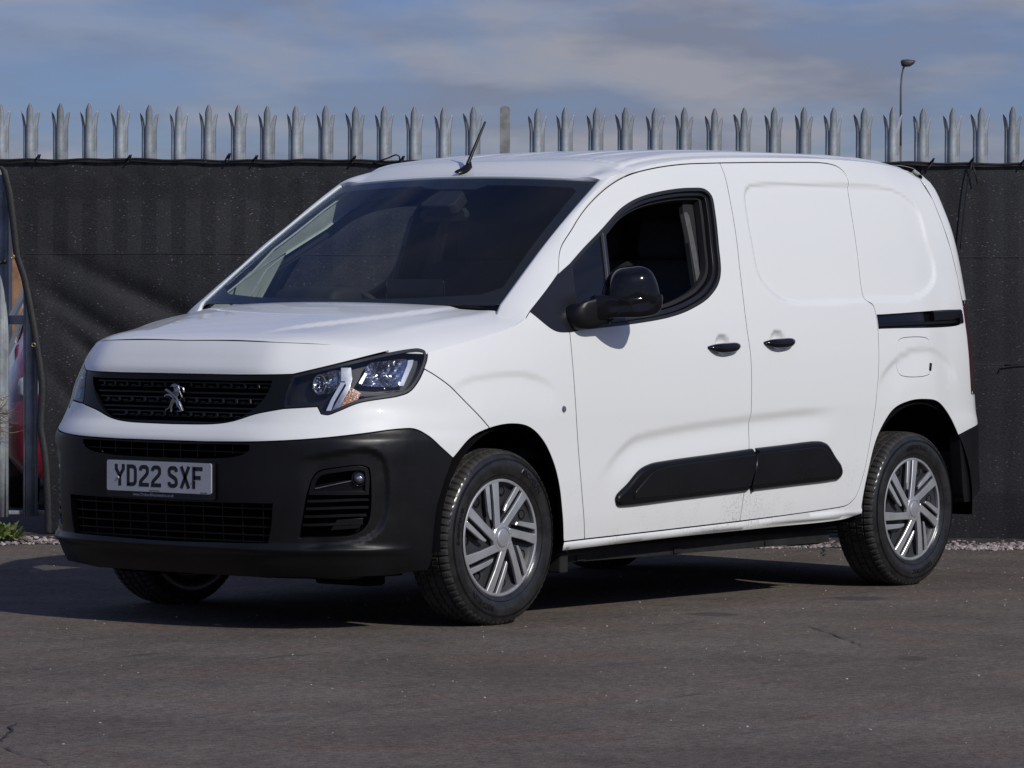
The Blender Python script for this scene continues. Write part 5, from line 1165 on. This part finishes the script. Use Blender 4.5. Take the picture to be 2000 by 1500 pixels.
# roof outline: screen top edge, pillar head, cant rail, then straight across the back
topE=[WS(np.array([[a,.862]]))[0] for a in np.linspace(0,.70,20)]
rxs=np.r_[-.80,PT[1:,0],rx[1:],-3.34]; rys=np.r_[.62,PT[1:,1],ry[1:],ry[-1]-.05]; rzs=np.r_[1.660,PT[1:,2],rz[1:],rz[-1]-.015]
so_=np.argsort(rxs); rxs,rys,rzs=rxs[so_],rys[so_],rzs[so_]
FEy=np.r_[[p[1] for p in topE],PT[1:,1]]; FEx=np.r_[[p[0] for p in topE],PT[1:,0]]; FEz=np.r_[[p[2]+.003 for p in topE],PT[1:,2]]
def RoofB(x): return np.interp(x,rxs,rys),np.interp(x,rxs,rzs)
def Roof(P,extra=0.):
    x=P[:,0];y=P[:,1]; 
    yE,zE=RoofB(x); zm=pchip([-3.40,-3.36,-3.30,-3.2,-3.0,-2.7,-2.2,-1.8,-1.5,-1.2,-1.0,-.9,-.80,-.7],[1.70,1.735,1.765,1.790,1.808,1.818,1.820,1.815,1.804,1.781,1.752,1.728,1.690,1.65],x)
    zm=np.maximum(zm,zE+.004)
    u=np.clip(np.abs(y)/yE,0,1.03)
    prof=.25*u**2+.75*u**7
    z=zm-(zm-zE)*prof
    xf=np.interp(np.abs(y),FEy,FEx); zf=np.interp(np.abs(y),FEy,FEz); wf=smst((xf-x)/.17); wf=np.sqrt(wf)*.35+wf*.65; wf=1-(1-wf)*(1-smst((u-.82)/.16)); m_=np.abs(y)<.735
    z=np.where(m_,zf*(1-wf)+z*wf,z)
    f=smst((-.98-x)/.25)*smst((x+3.25)/.2)
    # lengthwise ribs and the drip crease near each edge
    for yc in (.0,.15,.30,.45): z=z-.0065*f*np.exp(-(((np.abs(y)-yc)-.035)/.020)**4)
    ff=smst((-.93-x)/.16)*smst((x+3.3)/.1)
    yr=yE-.070; z=z+ff*(.007*np.exp(-((np.abs(y)-yr)/.013)**2)-.004*np.exp(-((np.abs(y)-yr-.026)/.012)**2))
    return np.stack([x,y,z+extra],1)
ro=[(p[0],p[1]) for p in topE]+[(p[0],p[1]) for p in PT[1:]]+[(a,b_) for a,b_ in zip(rx[1:],ry[1:]) ]
ro=[q for q in ro if q[1]>.01 or True]
xe=ro[-1][0]; rear_=[(xe-.06,ro[-1][1]-.02),(xe-.10,.55),(xe-.115,.30),(xe-.12,.01)]
ro=np.array(ro[1:]+rear_); ro=np.vstack([ro,(ro*[1,-1])[::-1]])
roof=panel('roof',ro,PAINT,van,fn=Roof,res=.018,gap=0.,depth=.02,seam=False)[0]
# ---- aerial
ab=Roof(np.array([[-.872,-.028]]))[0]+[0,0,-.004]; ar=empty('aerial',tuple(ab)); ar.parent=van
mb=MB(); st=[(.055,.004,.000),(.050,.013,.010),(.02,.019,.020),(-.01,.018,.036),(-.035,.012,.050),(-.045,.004,.030)]
V=[];F=[]
for (x,w,h) in st:
    for a,b_ in ((-w,0),(-w*.9,h*.35),(-w*.45,h*.9),(0,h+.001),(w*.45,h*.9),(w*.9,h*.35),(w,0)): V.append((x,a,b_))
for i in range(5):
    for j in range(6): F.append((i*7+j,i*7+j+1,(i+1)*7+j+1,(i+1)*7+j))
mk('aerial_base',V,F,PLASTIC,ar)
mb=MB(); p0=np.array([-.018,0,.035]); p1=np.array([-.128,0,.208]); 
ts=np.linspace(0,1,60); mb.tube([p0+(p1-p0)*t for t in ts],[(.0078-.0034*t)*(1+.10*((i%2)*2-1)*(t>.2)) for i,t in enumerate(ts)],8); mb.build('aerial_rod',DARKPL,ar,smooth=True)
# ---- door mirrors
def dmirror(s_):
    par=empty('door_mirror',(0,0,0)); par.parent=van
    a=np.array([-.80,.60,0]);n=np.array([.60,.80,0]);k=np.array([0,0,1.])
    def T(u,v,h): 
        p=np.array([-.597,1.009,1.2255-.05*s_])+a*u+n*h+k*v; return p*[1,-1,1] if s_ else p
    out=[(-.108,-.055),(-.100,.010),(-.080,.058),(-.050,.086),(.0,.096),(.040,.098),(.072,.084),(.096,.045),(.108,.0),(.110,-.035),(.104,-.062),(.085,-.078),(.02,-.092),(-.055,-.092),(-.095,-.080)]
    P=np.array(catmull(out,.008,True)); c=np.array([.005,.0]); V=[];F=[]
    lay=[(1.0,-.040),(1.015,-.020),(1.0,.0),(.965,.020),(.90,.036),(.78,.050),(.60,.060),(.38,.066),(.15,.068),(.0,.0685)]
    N=len(P)
    for sc,h in lay:
        for q in P: V.append(T(*(c+(q-c)*sc),h))
    for i in range(len(lay)-1):
        for j in range(N): F.append((i*N+j,i*N+(j+1)%N,(i+1)*N+(j+1)%N,(i+1)*N+j))
    F.append(tuple(range(N))[::-1])
    fl=(lambda F:[f[::-1] for f in F])
    ar_=area(P)>0
    mk('mirror_cap',V,F if (ar_ != (not s_)) else fl(F),GLOSSBLK,par)
    # carrier band, standing a little proud of the cap
    band=[(-.150,-.014),(-.11,-.014),(0,-.016),(.07,-.012),(.113,-.010),(.114,-.040),(.106,-.066),(.085,-.082),(.03,-.094),(-.055,-.098),(-.075,-.098),(-.10,-.100),(-.150,-.104),(-.160,-.05)]
    P=np.array(catmull(band,.012,True)); V=[];F=[];N=len(P)
    for sc,h0 in ((.97,-.03),(1.,.0),(1.,.5),(.985,.9),(.93,1.0),(.5,1.0),(0,1.0)):
        for q in P:
            qq=np.array([-.02,-.05])+(q-[-.02,-.05])*sc; hh=.0 if h0<=0 else (.058*math.sqrt(max(0.02,1-((qq[0]+.0)/.128)**2)) if qq[0]>-.10 else .034)*h0
            V.append(T(qq[0],qq[1],(hh if h0>0 else h0)+.010*(h0>.8)))
    for i in range(6):
        for j in range(N): F.append((i*N+j,i*N+(j+1)%N,(i+1)*N+(j+1)%N,(i+1)*N+j))
    mk('mirror_arm',V,F if ((area(P)>0) != (not s_)) else fl(F),GLOSSBLK,par)
    # foot: swept from the door skin to the arm
    secs=[((-.400,.885,1.128),.084,.046),((-.406,.915,1.130),.086,.046),((-.420,.938,1.136),.092,.050),((-.445,.952,1.143),.092,.042),((-.475,.962,1.148),.086,.036),((-.505,.975,1.154),.078,.032)]
    V=[];F=[];N=16
    for (c3,hz,hx) in secs:
        for q in range(N):
            t=2*math.pi*q/N; p=np.array(c3)+np.array([math.cos(t)*hx*.9,-math.cos(t)*hx*.25,math.sin(t)*hz*(.62 if math.sin(t)>0 else .55)]); V.append(p*[1,-1,1] if s_ else p)
    for i in range(len(secs)-1):
        for j in range(N): F.append((i*N+j,i*N+(j+1)%N,(i+1)*N+(j+1)%N,(i+1)*N+j))
    F.append(tuple((len(secs)-1)*N+j for j in range(N)))
    mk('mirror_foot',V,fl(F) if not s_ else F,DARKPL,par)
    # mirror glass on the rear face
    Vg=[T(*(c+(q-c)*.9),-.0415) for q in np.array(catmull(out,.012,True))]
    mk('mirror_glass',Vg,[tuple(range(len(Vg)))],CHROME,par,smooth=False)
    # bright lower lens edge
    return par
for s_ in (0,1): dmirror(s_)
# ---- wheels
def text_mesh(txt,size,ext_=.0012,bold=.0):
    cu=bpy.data.curves.new('t','FONT'); cu.body=txt; cu.size=size; cu.extrude=ext_; cu.offset=bold; cu.resolution_u=3
    o=bpy.data.objects.new('t',cu); COL.objects.link(o); dg=bpy.context.evaluated_depsgraph_get(); me=bpy.data.meshes.new_from_object(o.evaluated_get(dg)); 
    V=np.array([v.co[:] for v in me.vertices]); F=[tuple(p.vertices) for p in me.polygons]; bpy.data.objects.remove(o); return V,F
def tyre_parts(words):
    # profile: radius, offset (outward +)
    W=.1025; Ro=.326
    side=[(.210,.078),(.214,.086),(.222,.090),(.232,.0975),(.245,.1020),(.262,.1045),(.280,.1035),(.294,.0990),(.303,.0945)]
    n=288; V=[];F=[]
    tread=[(.309,.0905),(.3150,.0860),(.3195,.0790),(.3225,.0700),(.3240,.0600)]
    for g in (.056,.018,-.020,-.058): pass
    groove=[(.0590,.3243),(.0570,.3170),(.0510,.3170),(.0490,.3250),(.0225,.3258),(.0210,.3175),(.0140,.3175),(.0125,.3260),(-.0125,.3260),(-.0140,.3175),(-.0210,.3175),(-.0225,.3258),(-.0490,.3250),(-.0510,.3170),(-.0570,.3170),(-.0590,.3243)]
    full=[(r,w,0) for r,w in side]+[(r,w,1) for r,w in tread]+[(r,w,2) for w,r in groove]+[(r,-w,1) for r,w in tread[::-1]]+[(r,-w,0) for r,w in side[::-1]]
    m=len(full)
    for k in range(n):
        q=2*math.pi*k/n
        for j,(r,w,t) in enumerate(full):
            rr=r
            ph=k%4
            if t==1 and ph==0: rr-=.0060*smst((r-.307)/.006)
            if t==2 and r>.32 and (k%4==(0 if abs(w)>.04 else 2)): rr-=.0045
            if t==1 and r<.312 and ph==2: rr-=.001
            V.append((rr*math.cos(q),w,rr*math.sin(q)))
    FM=[]
    for k in range(n):
        k2=(k+1)%n
        for j in range(m-1): F.append((k*m+j,k*m+j+1,k2*m+j+1,k2*m+j)); FM.append(1 if (full[j][2]>0 and full[j+1][2]>0) else 0)
    V=np.array(V); low=V[:,2]<-.3205; V[low,1]*=1+.25*np.clip((-.3205-V[low,2])/.006,0,1)*.25; V[:,2]=np.maximum(V[:,2],-.3215)
    me=mesh('tyre',V,[f[::-1] for f in F],[TYRE,TREAD],fm=FM); me.polygons.foreach_set('use_smooth',[f==0 for f in FM]); me.update()
    # raised words round the wall
    mb=MB()
    for txt,a0,size,r in words:
        Vt,Ft=text_mesh(txt,size,.0011,.0005); x0,x1=Vt[:,0].min(),Vt[:,0].max(); P=[]
        for v in Vt:
            a=a0-(v[0]-(x0+x1)/2)/r; rr=r+v[1]; w=float(np.interp(rr,[.232,.245,.262,.280,.294,.303],[.0975,.1020,.1045,.1035,.0990,.0945]))
            P.append((rr*math.cos(a),w+.0004+v[2],rr*math.sin(a)))
        mb.add(P,Ft)
    # thin moulded rings
    for rr,w,h in ((.2335,.0985,.0014),(.2865,.1019,.0014),(.291,.1004,.0014)):
        V2,F2=lathe([(rr-.0012,w-.001),(rr-.0006,w+h),(rr+.0006,w+h),(rr+.0012,w-.001)],96); mb.add(V2,[f[::-1] for f in F2])
    lm=mesh('sidewall_lettering',mb.V,mb.F,LETTER,smooth=False)
    return me,lm
# view from outside: X' = -x.  angle measured in lathe coords (x=cos) ; text built for +x=cos so mirror for the left side later
def trim_mesh(rot):
    mb=MB(); Rr=.219; fz=lambda u,v,h:np.array([-u,h,v])
    def P(r,a): return np.array([r*math.cos(a),r*math.sin(a)])*Rr
    def crown(p): r=np.linalg.norm(p)/Rr; return .012+.012*(1-r*r)          # the face is gently domed
    def plate(poly,th=.010,bev=.0022):
        poly=np.array(poly); poly=poly if area(poly)>0 else poly[::-1]; poly=dedupe(np.array(catmull(poly,.008,True)) if False else dens(poly)); n=len(poly)
        o1=poly;i1=inset(poly,bev); V=[]
        for q,hh in ((o1,-th),(o1,-bev*.8),(i1,0.)): V+=[fz(p[0],p[1],crown(p)+hh) for p in q]
        F=[]
        for i in range(2):
            for j in range(n): F.append((i*n+j,(i+1)*n+j,(i+1)*n+(j+1)%n,i*n+(j+1)%n))
        # cap by triangulation
        r=delaunay_2d_cdt([Vector(p) for p in i1],[(j,(j+1)%n) for j in range(n)],[],1,1e-7)
        if len(r[0])==n: F+=[tuple(2*n+v for v in f)[::-1] for f in r[2]]
        mb.add(V,F)
    def dens(poly):
        o=[]
        for i in range(len(poly)):
            a=poly[i];b_=poly[(i+1)%len(poly)]; k=max(1,int(np.linalg.norm(b_-a)/.014)); o+=[a+(b_-a)*t/k for t in range(k)]
        return np.array(o)
    for k in range(7):
        a=rot+2*math.pi*k/7
        p0=P(.215,a+R(27)); p1=P(.965,a); d=(p1-p0)/np.linalg.norm(p1-p0); nn=np.array([-d[1],d[0]])      # nn = anticlockwise side
        hw0,hw1=.0150,.0168
        plate([p0-nn*hw0-d*.008,p0+nn*hw0-d*.004,p0+nn*hw0*1.02+(p1-p0)*.5,p1+nn*hw1,p1-nn*(hw1+.004),p0-nn*hw0*1.0+(p1-p0)*.5])
        off=.0425
        q0=p0+nn*(off-.002)+d*.030; q1=P(.962,a)+nn*(off+.006)
        q1=q1/np.linalg.norm(q1)*Rr*.955
        plate([q0-nn*.0085+d*.0,q0+nn*.0025+d*.004,q0+nn*.0095+d*.030,q1+nn*.0115,q1-nn*.0115,q0-nn*.0095+(q1-q0)*.5])
    # rim ring
    V2,F2=lathe([(.204,.000),(.2045,.0115),(.2065,.0138),(.2125,.0140),(.2175,.0115),(.2205,.004),(.2205,-.006)],84); mb.add([(v[0],v[1],v[2]) for v in V2],[f[::-1] for f in F2])
    # hub
    V2,F2=lathe([(.056,.008),(.054,.0205),(.049,.0240),(.0385,.0255),(.0365,.0225),(.0345,.0265),(.030,.0290),(.015,.0298),(.0,.030)],56); mb.add(V2,[f[::-1] for f in F2])
    for k in range(7):
        a=rot+2*math.pi*(k+.5)/7; V2,F2=lathe([(.0032,0),(.0030,.0015),(.0,.0022)],8); mb.add([(v[0]-.0445*math.cos(a),v[1]+.0250,v[2]+.0445*math.sin(a)) for v in V2],[f[::-1] for f in F2])
    return mesh('wheel_trim',mb.V,mb.F,SILVER,smooth=False)
def dish_mesh(rot):
    mb=MB(); V2,F2=lathe([(.214,.006),(.206,.000),(.196,-.012),(.14,-.016),(.07,-.008),(.045,.004),(.0,.006)],84); mb.add(V2,[f[::-1] for f in F2])
    # raised ribs
    for k in range(7):
        a=rot+2*math.pi*(k+.28)/7; p0=np.array([math.cos(a+.28),math.sin(a+.28)])*.10; p1=np.array([math.cos(a),math.sin(a)])*.203; d=(p1-p0)/np.linalg.norm(p1-p0); nn=np.array([-d[1],d[0]])*.002
        mb.prism([p0-nn,p1-nn,p1+nn,p0+nn],lambda u,v,h:np.array([-u,h,v]),-.02,-.003)
    return mesh('trim_dish',mb.V,mb.F,TRIMGREY,smooth=True)
def holes_mesh(rot):
    mb=MB()
    for k in range(7):
        a=rot+2*math.pi*(k+.60)/7; r=.172; cx,cz=-r*math.cos(a),r*math.sin(a)
        V2,F2=lathe([(.019,-.0135),(.017,-.011),(.0155,-.0125),(.014,-.0155),(.0,-.0150)],16); mb.add([(v[0]+cx,v[1]+.001,v[2]+cz) for v in V2],[f[::-1] for f in F2])
    return mesh('vent_hole',mb.V,mb.F,VOID)
GREEN=[('GREENTRAC',0,.030,.250),('GREENTRAC',math.pi,.030,.250)]
cache={}
def wheel(x,left,rot,words,spin,steer=0):
    key=(rot,str(words))
    if key not in cache:
        cache[key]=(*tyre_parts(words),trim_mesh(rot),dish_mesh(rot),holes_mesh(rot),
          mesh('rim',*(lambda q:(q[0],[f[::-1] for f in q[1]]))(lathe([(.222,.080),(.219,.086),(.213,.0845),(.209,.076),(.204,.05),(.195,.03),(.19,-.08),(.222,-.092),(.222,-.08)],72)),STEEL))
    ty,lm,tr_,di,ho_,ri=cache[key]
    w=empty('wheel',(x,.7765 if left else -.7765,.3215)); w.parent=van; 
    if not left: w.rotation_euler=(0,0,math.pi)
    if steer: w.rotation_euler[2]+=steer
    t=link('tyre',ty,w)
    l=link('sidewall_lettering',lm,t)
    r=link('rim',ri,w)
    if 'bk' not in cache: cache['bk']=mesh('wheel_back',*lathe([(.0,-.086),(.21,-.086),(.219,-.07)],40),VOID)
    link('wheel_shade_disc',cache['bk'],w)  # black disc added to stand for the darkness behind the wheel
    for nm,me,off in (('wheel_trim',tr_,.0745),('trim_dish',di,.0745),('vent_hole',ho_,.0745)):
        o=link(nm,me,w); o.location=(0,off,0)
    return w
# text angles: lathe angle a -> (x=cos a, z=sin a), seen from the left +x is to the left, so mirror text by using a -> pi-a inside words
def words_left(lst): return lst
_tm=text_mesh
def text_mesh(txt,size,ext_=.0012,bold=0.):
    V,F=_tm(txt,size,ext_,bold); V=V.copy(); V[:,0]*=-1; return V,[f[::-1] for f in F]
wheel(0,True,R(99),[('MICHELIN',R(180-52),.030,.2535),('MICHELIN',R(180+118),.030,.2535),('ENERGY SAVER',R(180-168),.020,.258)],0)
wheel(-2.765,True,R(84),[('GREENTRAC',R(180-88),.027,.2535),('GREENTRAC',R(180+78),.027,.2535)],0)
wheel(0,False,R(30),[('MICHELIN',R(128),.030,.2535)],0)
wheel(-2.765,False,R(50),[('GREENTRAC',R(92),.027,.2535)],0)
# ---- wheel housings, floor, cabin
def housing(x0,rr,name):
    for s_ in (-1,1):
        V=[];F=[];pts=[(rr*math.cos(a),rr*math.sin(a)) for a in np.linspace(-.12,math.pi+.12,30)]; ys=(.893,.86,.50)
        for y in ys:
            for a,b_ in pts: V.append((x0+a*(.985 if y>.88 else 1.03),s_*y,.335+b_*(.985 if y>.88 else 1.03)))
        n=len(pts)
        for j in range(2):
            for i in range(n-1): F.append((j*n+i,j*n+i+1,(j+1)*n+i+1,(j+1)*n+i))
        F.append(tuple(2*n+i for i in range(n)))
        mk(name,V,F,VOID,van)
housing(-.015,.402,'wheel_housing'); housing(-2.765,.437,'wheel_housing')
mb=MB(); mb.box((-.02,0,.36),(1.5,1.0,.28)); mb.box((-1.35,0,.31),(1.75,1.70,.10)); mb.box((-1.35,0,.245),(1.7,1.2,.06)); mb.box((-2.75,0,.40),(1.3,1.0,.2)); mb.box((-3.2,0,.40),(.45,1.5,.24)); mb.build('floor_pan',VOID,van,bev=.01)
UND=simple('dirty_underbody',(.012,.011,.010),.9,vs_=10,var=.5)
mb=MB(); mb.tube([(-.5,.25,.20),(-1.6,.28,.20),(-2.2,.35,.22),(-3.3,.45,.25)],.028,8); mb.tube([(-2.70,-.7,.30),(-2.70,.7,.30)],.045,8); mb.build('exhaust',UND,van,smooth=True)
for y in (.80,-.80):
    mb=MB(); mb.box((-1.33,y,.232),(1.80,.012,.055)); 
    for k in range(3): mb.box((-.55-.62*k,y+.008*np.sign(y),.218),(.05,.010,.02))
    mb.build('sill_flange',UND,van)
for c_,d_ in (((-2.25,.66,.22),(.20,.05,.07)),((-.40,.80,.21),(.05,.10,.08)),((-.40,-.80,.21),(.05,.10,.08))):
    mb=MB(); mb.box(c_,d_); mb.build('mud_bracket',UND,van,bev=.008)
# mudflap inner face behind the rear wheel
for s_ in (-1,1):
    mb=MB(); mb.box((-3.165,s_*.80,.47),(.012,.10,.24)); mb.build('rear_liner',simple('grey_felt_liner',(.05,.05,.055),.9,vs_=30) if s_==1 else VOID,van,bev=.004)
# cabin
mb=MB(); mb.box((-.95,0,.62),(1.45,1.56,.04)); mb.box((-1.62,0,.90),(.03,1.60,.70)); mb.prism([(-.79,1.2),(.79,1.2),(.66,1.70),(-.66,1.70)],lambda u,v,h:np.array([h,u,v]),-1.63,-1.60); mb.box((-.35,0,.80),(.04,1.5,.5)); mb.build('cabin_floor_and_bulkhead',INTD,van)
mb=MB(); V=[]
P=[(-1.60,1.715),(-1.10,1.70),(-.93,1.665),(-.90,1.640),(-1.10,1.66),(-1.60,1.675)]; mb.prism(P,lambda u,v,h:np.array([u,h,v]),-.62,.62); mb.build('headlining',simple('headlining_grey',(.05,.05,.055),.95,vs_=5),van)
mb=MB(); P=[(-.06,1.150),(-.22,1.160),(-.42,1.165),(-.52,1.12),(-.54,.98),(-.46,.75),(-.30,.70),(-.05,.9)]; mb.prism(P,lambda u,v,h:np.array([u+.10*(1-(h/.8)**2)-.08,h,v]),-.78,.78); 
mb2=MB(); N_=24
V=[];F=[]
for i in range(N_+1):
    y=-.76+1.52*i/N_; c=.085*(1-(y/.76)**2)
    for (x,z) in ((-.135+c,1.150),(-.25+c*.6,1.163),(-.46,1.168),(-.54,1.13),(-.56,.98),(-.47,.72)): V.append((x,y,z))
for i in range(N_):
    for j in range(5): F.append((i*6+j,(i+1)*6+j,(i+1)*6+j+1,i*6+j+1))
mk('dashboard',V,[f[::-1] for f in F],INTD,van)
mb=MB(); P=[(-.30,1.15),(-.33,1.225),(-.40,1.245),(-.50,1.235),(-.53,1.16)]; mb.prism(P,lambda u,v,h:np.array([u,h,v]),-.56,-.24); mb.build('instrument_hood',INTD,van,bev=.025,seg=3)
mb=MB(); mb.box((-.47,.06,1.215),(.03,.29,.115)); mb.build('touch_screen',GLOSSBLK,van,bev=.012)
mb=MB(); cc=np.array([-.66,-.40,1.10]); ax=np.array([-.80,0,.60]); e1=np.array([0,1,0]); e2=np.cross(ax,e1)
mb.tube([cc+.175*(math.cos(a)*e1+math.sin(a)*e2) for a in np.linspace(0,2*math.pi,33)],.016,8,False); mb.tube([cc-e1*.16,cc+e1*.16],.018,6); mb.tube([cc,cc-ax*.2],.04,8); mb.build('steering_wheel',INTD,van,smooth=True)
for i,y in enumerate((-.42,.16,.52)):
    st=empty('seat',(-1.15,y,.64)); st.parent=van; w=.25 if i!=1 else .18
    def soft(nm,c,d,bev,rot=None):
        mb=MB(); mb.box(c,d,rot); return mb.build(nm,INTM,st,bev=bev,seg=4)
    ry_=R(12); rm=np.array([[math.cos(ry_),0,-math.sin(ry_)],[0,1,0],[math.sin(ry_),0,math.cos(ry_)]])
    soft('seat_cushion',(.05,0,.10),(.48,w*2,.14),.05); soft('seat_back',(-.25,0,.42),(.13,w*2-.02,.60),.05,rm); soft('headrest',(-.33,0,.80),(.08,.25,.17),.035,rm)
# ---- number plate
npz=.5468; 
nx=.9035
pl3=empty('number_plate',(nx,0,npz)); pl3.parent=van
def rr_poly(w,h,r,n=5):
    o=[]
    for cx,cz,a0 in ((w/2-r,h/2-r,0),(-w/2+r,h/2-r,90),(-w/2+r,-h/2+r,180),(w/2-r,-h/2+r,270)):
        for k in range(n+1): a=R(a0+90*k/n); o.append((cx+r*math.cos(a),cz+r*math.sin(a)))
    return o
mb=MB(); mb.prism(rr_poly(.520,.111,.008),lambda u,v,h:np.array([h,u,v]),-.004,.002); mb.build('plate_face',PLATEW,pl3)
mb=MB(); mb.prism(rr_poly(.534,.134,.006),lambda u,v,h:np.array([h,u,v-.010]),-.014,-.0035); mb.build('plate_holder',INK,pl3)
mb=MB(); mb.prism(rr_poly(.46,.12,.01),lambda u,v,h:np.array([h,u,v]),-.045,-.014); mb.build('plate_plinth',PLASTIC,pl3)
GLY={'Y':[[(7,79),(7,62),(25,36),(43,62),(43,79)],[(25,40),(25,0)]],
'D':[[(7,7),(29,7),(38,10),(43,18),(43,61),(38,69),(29,72),(7,72),(7,7)],[(7,10),(7,3)]],
'2':[[(7,58),(8,66),(14,71),(25,72),(36,71),(42,66),(43,58),(42,50),(37,43),(13,23),(8,16),(7,7),(50,7)]],
'S':[[(43,58),(42,66),(36,71),(25,72),(14,71),(8,66),(7,57),(10,48),(18,43),(32,37),(40,31),(43,22),(42,13),(36,8),(25,7),(14,8),(8,13),(7,21)]],
'X':[[(6,79),(44,0)],[(44,79),(6,0)]],'F':[[(7,0),(7,79)],[(7,72),(50,72)],[(7,40),(41,40)]]}
def stroke(pts,w,closed=False):
    P=[np.array(p,float) for p in pts]; n=len(P); Lf=[];Rt=[]
    for i in range(n):
        if i==0: t0=t1=(P[1]-P[0])
        elif i==n-1: t0=t1=P[-1]-P[-2]
        else: t0=P[i]-P[i-1];t1=P[i+1]-P[i]
        if np.linalg.norm(P[0]-P[-1])<1e-6 and i in (0,n-1): t0=P[-1]-P[-2];t1=P[1]-P[0]
        t0=t0/np.linalg.norm(t0);t1=t1/np.linalg.norm(t1); a=np.array([-t0[1],t0[0]]);b=np.array([-t1[1],t1[0]]);m=a+b; L=np.linalg.norm(m)
        m=m/L*min(1.6,2/L)*w/2 if L>.3 else a*w/2
        Lf.append(P[i]+m);Rt.append(P[i]-m)
    return Lf,Rt
def glyph_mb(mb,ch,x0,sc,z0,h0,h1):
    for st_ in GLY[ch]:
        Lf,Rt=stroke(st_,14)
        for i in range(len(Lf)-1):
            q=[Rt[i],Rt[i+1],Lf[i+1],Lf[i]]
            mb.prism([(x0+p[0]*sc,z0+p[1]*sc) for p in q],lambda u,v,h:np.array([h,u,v]),h0,h1)
x=-.219
for i,chs in enumerate(('Y','D','2','2',' ','S','X','F')):
    if chs==' ': x+=.022; continue
    mb=MB(); glyph_mb(mb,chs,x,.001,-.0375,.0015,.0026+.00002*i); mb.build('registration_character',INK,pl3); x+=.061
def flat_text(txt,size,loc,mat,par,name,bold=0):
    V,F=_tm(txt,size,.0003,bold); w=V[:,0].max()-V[:,0].min(); return mk(name,[(loc[0]+v[2],loc[1]+v[0]-w/2,loc[2]+v[1]) for v in V],F,mat,par,smooth=False)
flat_text('www.OrchardAutomotive.co.uk',.0155,(-.0030,-.03,-.0715),WTXT,pl3,'dealer_lettering',.0002)
flat_text('Orchard Automotive',.006,(.0022,-.02,-.0525),INK,pl3,'maker_line'); flat_text('BS AU 145e',.0065,(.0022,.225,-.0535),INK,pl3,'standard_mark')
for (y,z) in ((-.202,-.008),(.178,-.010)):
    Vl,Fl=lathe([(.0055,-.001),(.0055,.0022),(.003,.0034),(0,.0036)],14); mk('plate_screw',[(v[1]+.002,v[0]+y,v[2]+z) for v in Vl],Fl,PLATEW if y<0 else INK,pl3)
# ---- emblem
em=empty('emblem',(.818,0,.83)); em.parent=gr
def ez_(X,Y): return ((X-560)/18.75/383,-(Y-740)/18.75/508)
def eshape(poly,h): mbE.prism([ez_(*p) for p in poly],lambda u,v,q:np.array([q,u,v]),-.004,h)
def estroke(pts,ws_,h):
    P=[np.array(ez_(*p)) for p in catmull(pts,30)]; n=len(P); 
    for i in range(n-1):
        w0_=np.interp(i/(n-1),[0,.5,1],ws_)/18.75/450/2; w1_=np.interp((i+1)/(n-1),[0,.5,1],ws_)/18.75/450/2; t=P[i+1]-P[i]; t/=np.linalg.norm(t); nn=np.array([-t[1],t[0]])
        V=[]; 
        for p,w in ((P[i],w0_),(P[i+1],w1_)):
            V+=[(0,*(p-nn*w)),(h*.7,*(p-nn*w*.6)),(h,*p),(h*.7,*(p+nn*w*.6)),(0,*(p+nn*w))]
        mbE.add(V,[(j,j+1,5+j+1,5+j) for j in range(4)])
mbE=MB()
eshape([(430,330),(480,260),(550,225),(630,245),(690,300),(740,390),(745,500),(720,590),(670,680),(600,760),(520,740),(470,640),(450,560),(500,540),(560,460),(540,360),(480,330)],.006)
estroke([(250,450),(420,540),(600,700),(720,870),(800,1040),(860,1165)],(110,80,50),.010)
estroke([(200,670),(290,620),(420,650),(540,740)],(70,110,120),.007)
estroke([(540,730),(450,880),(380,1040),(330,1110),(250,1130),(235,1190)],(140,80,45),.006)
estroke([(560,760),(470,930),(430,1060),(430,1215)],(110,80,50),.006)
estroke([(600,800),(650,960),(740,1080),(800,1180),(650,1170)],(110,80,45),.006)
estroke([(720,420),(760,345),(830,350),(870,430),(875,520)],(40,50,55),.006)
estroke([(740,470),(790,600),(825,710),(740,800)],(30,36,30),.007)
estroke([(700,300),(740,400),(750,470)],(40,30,30),.009); estroke([(440,340),(520,290),(580,360)],(40,40,40),.009)
mbE.build('emblem_figure',SATCHROME,em,smooth=True)
# rear-view: right far side glass for the lowered windows is fully down, nothing stands in the openings
for o in COL.objects:
    if o.type=='MESH' and o.name.startswith('fuel_flap'): o.parent=bs[0]
scene.render.resolution_x=1024; scene.render.resolution_y=768
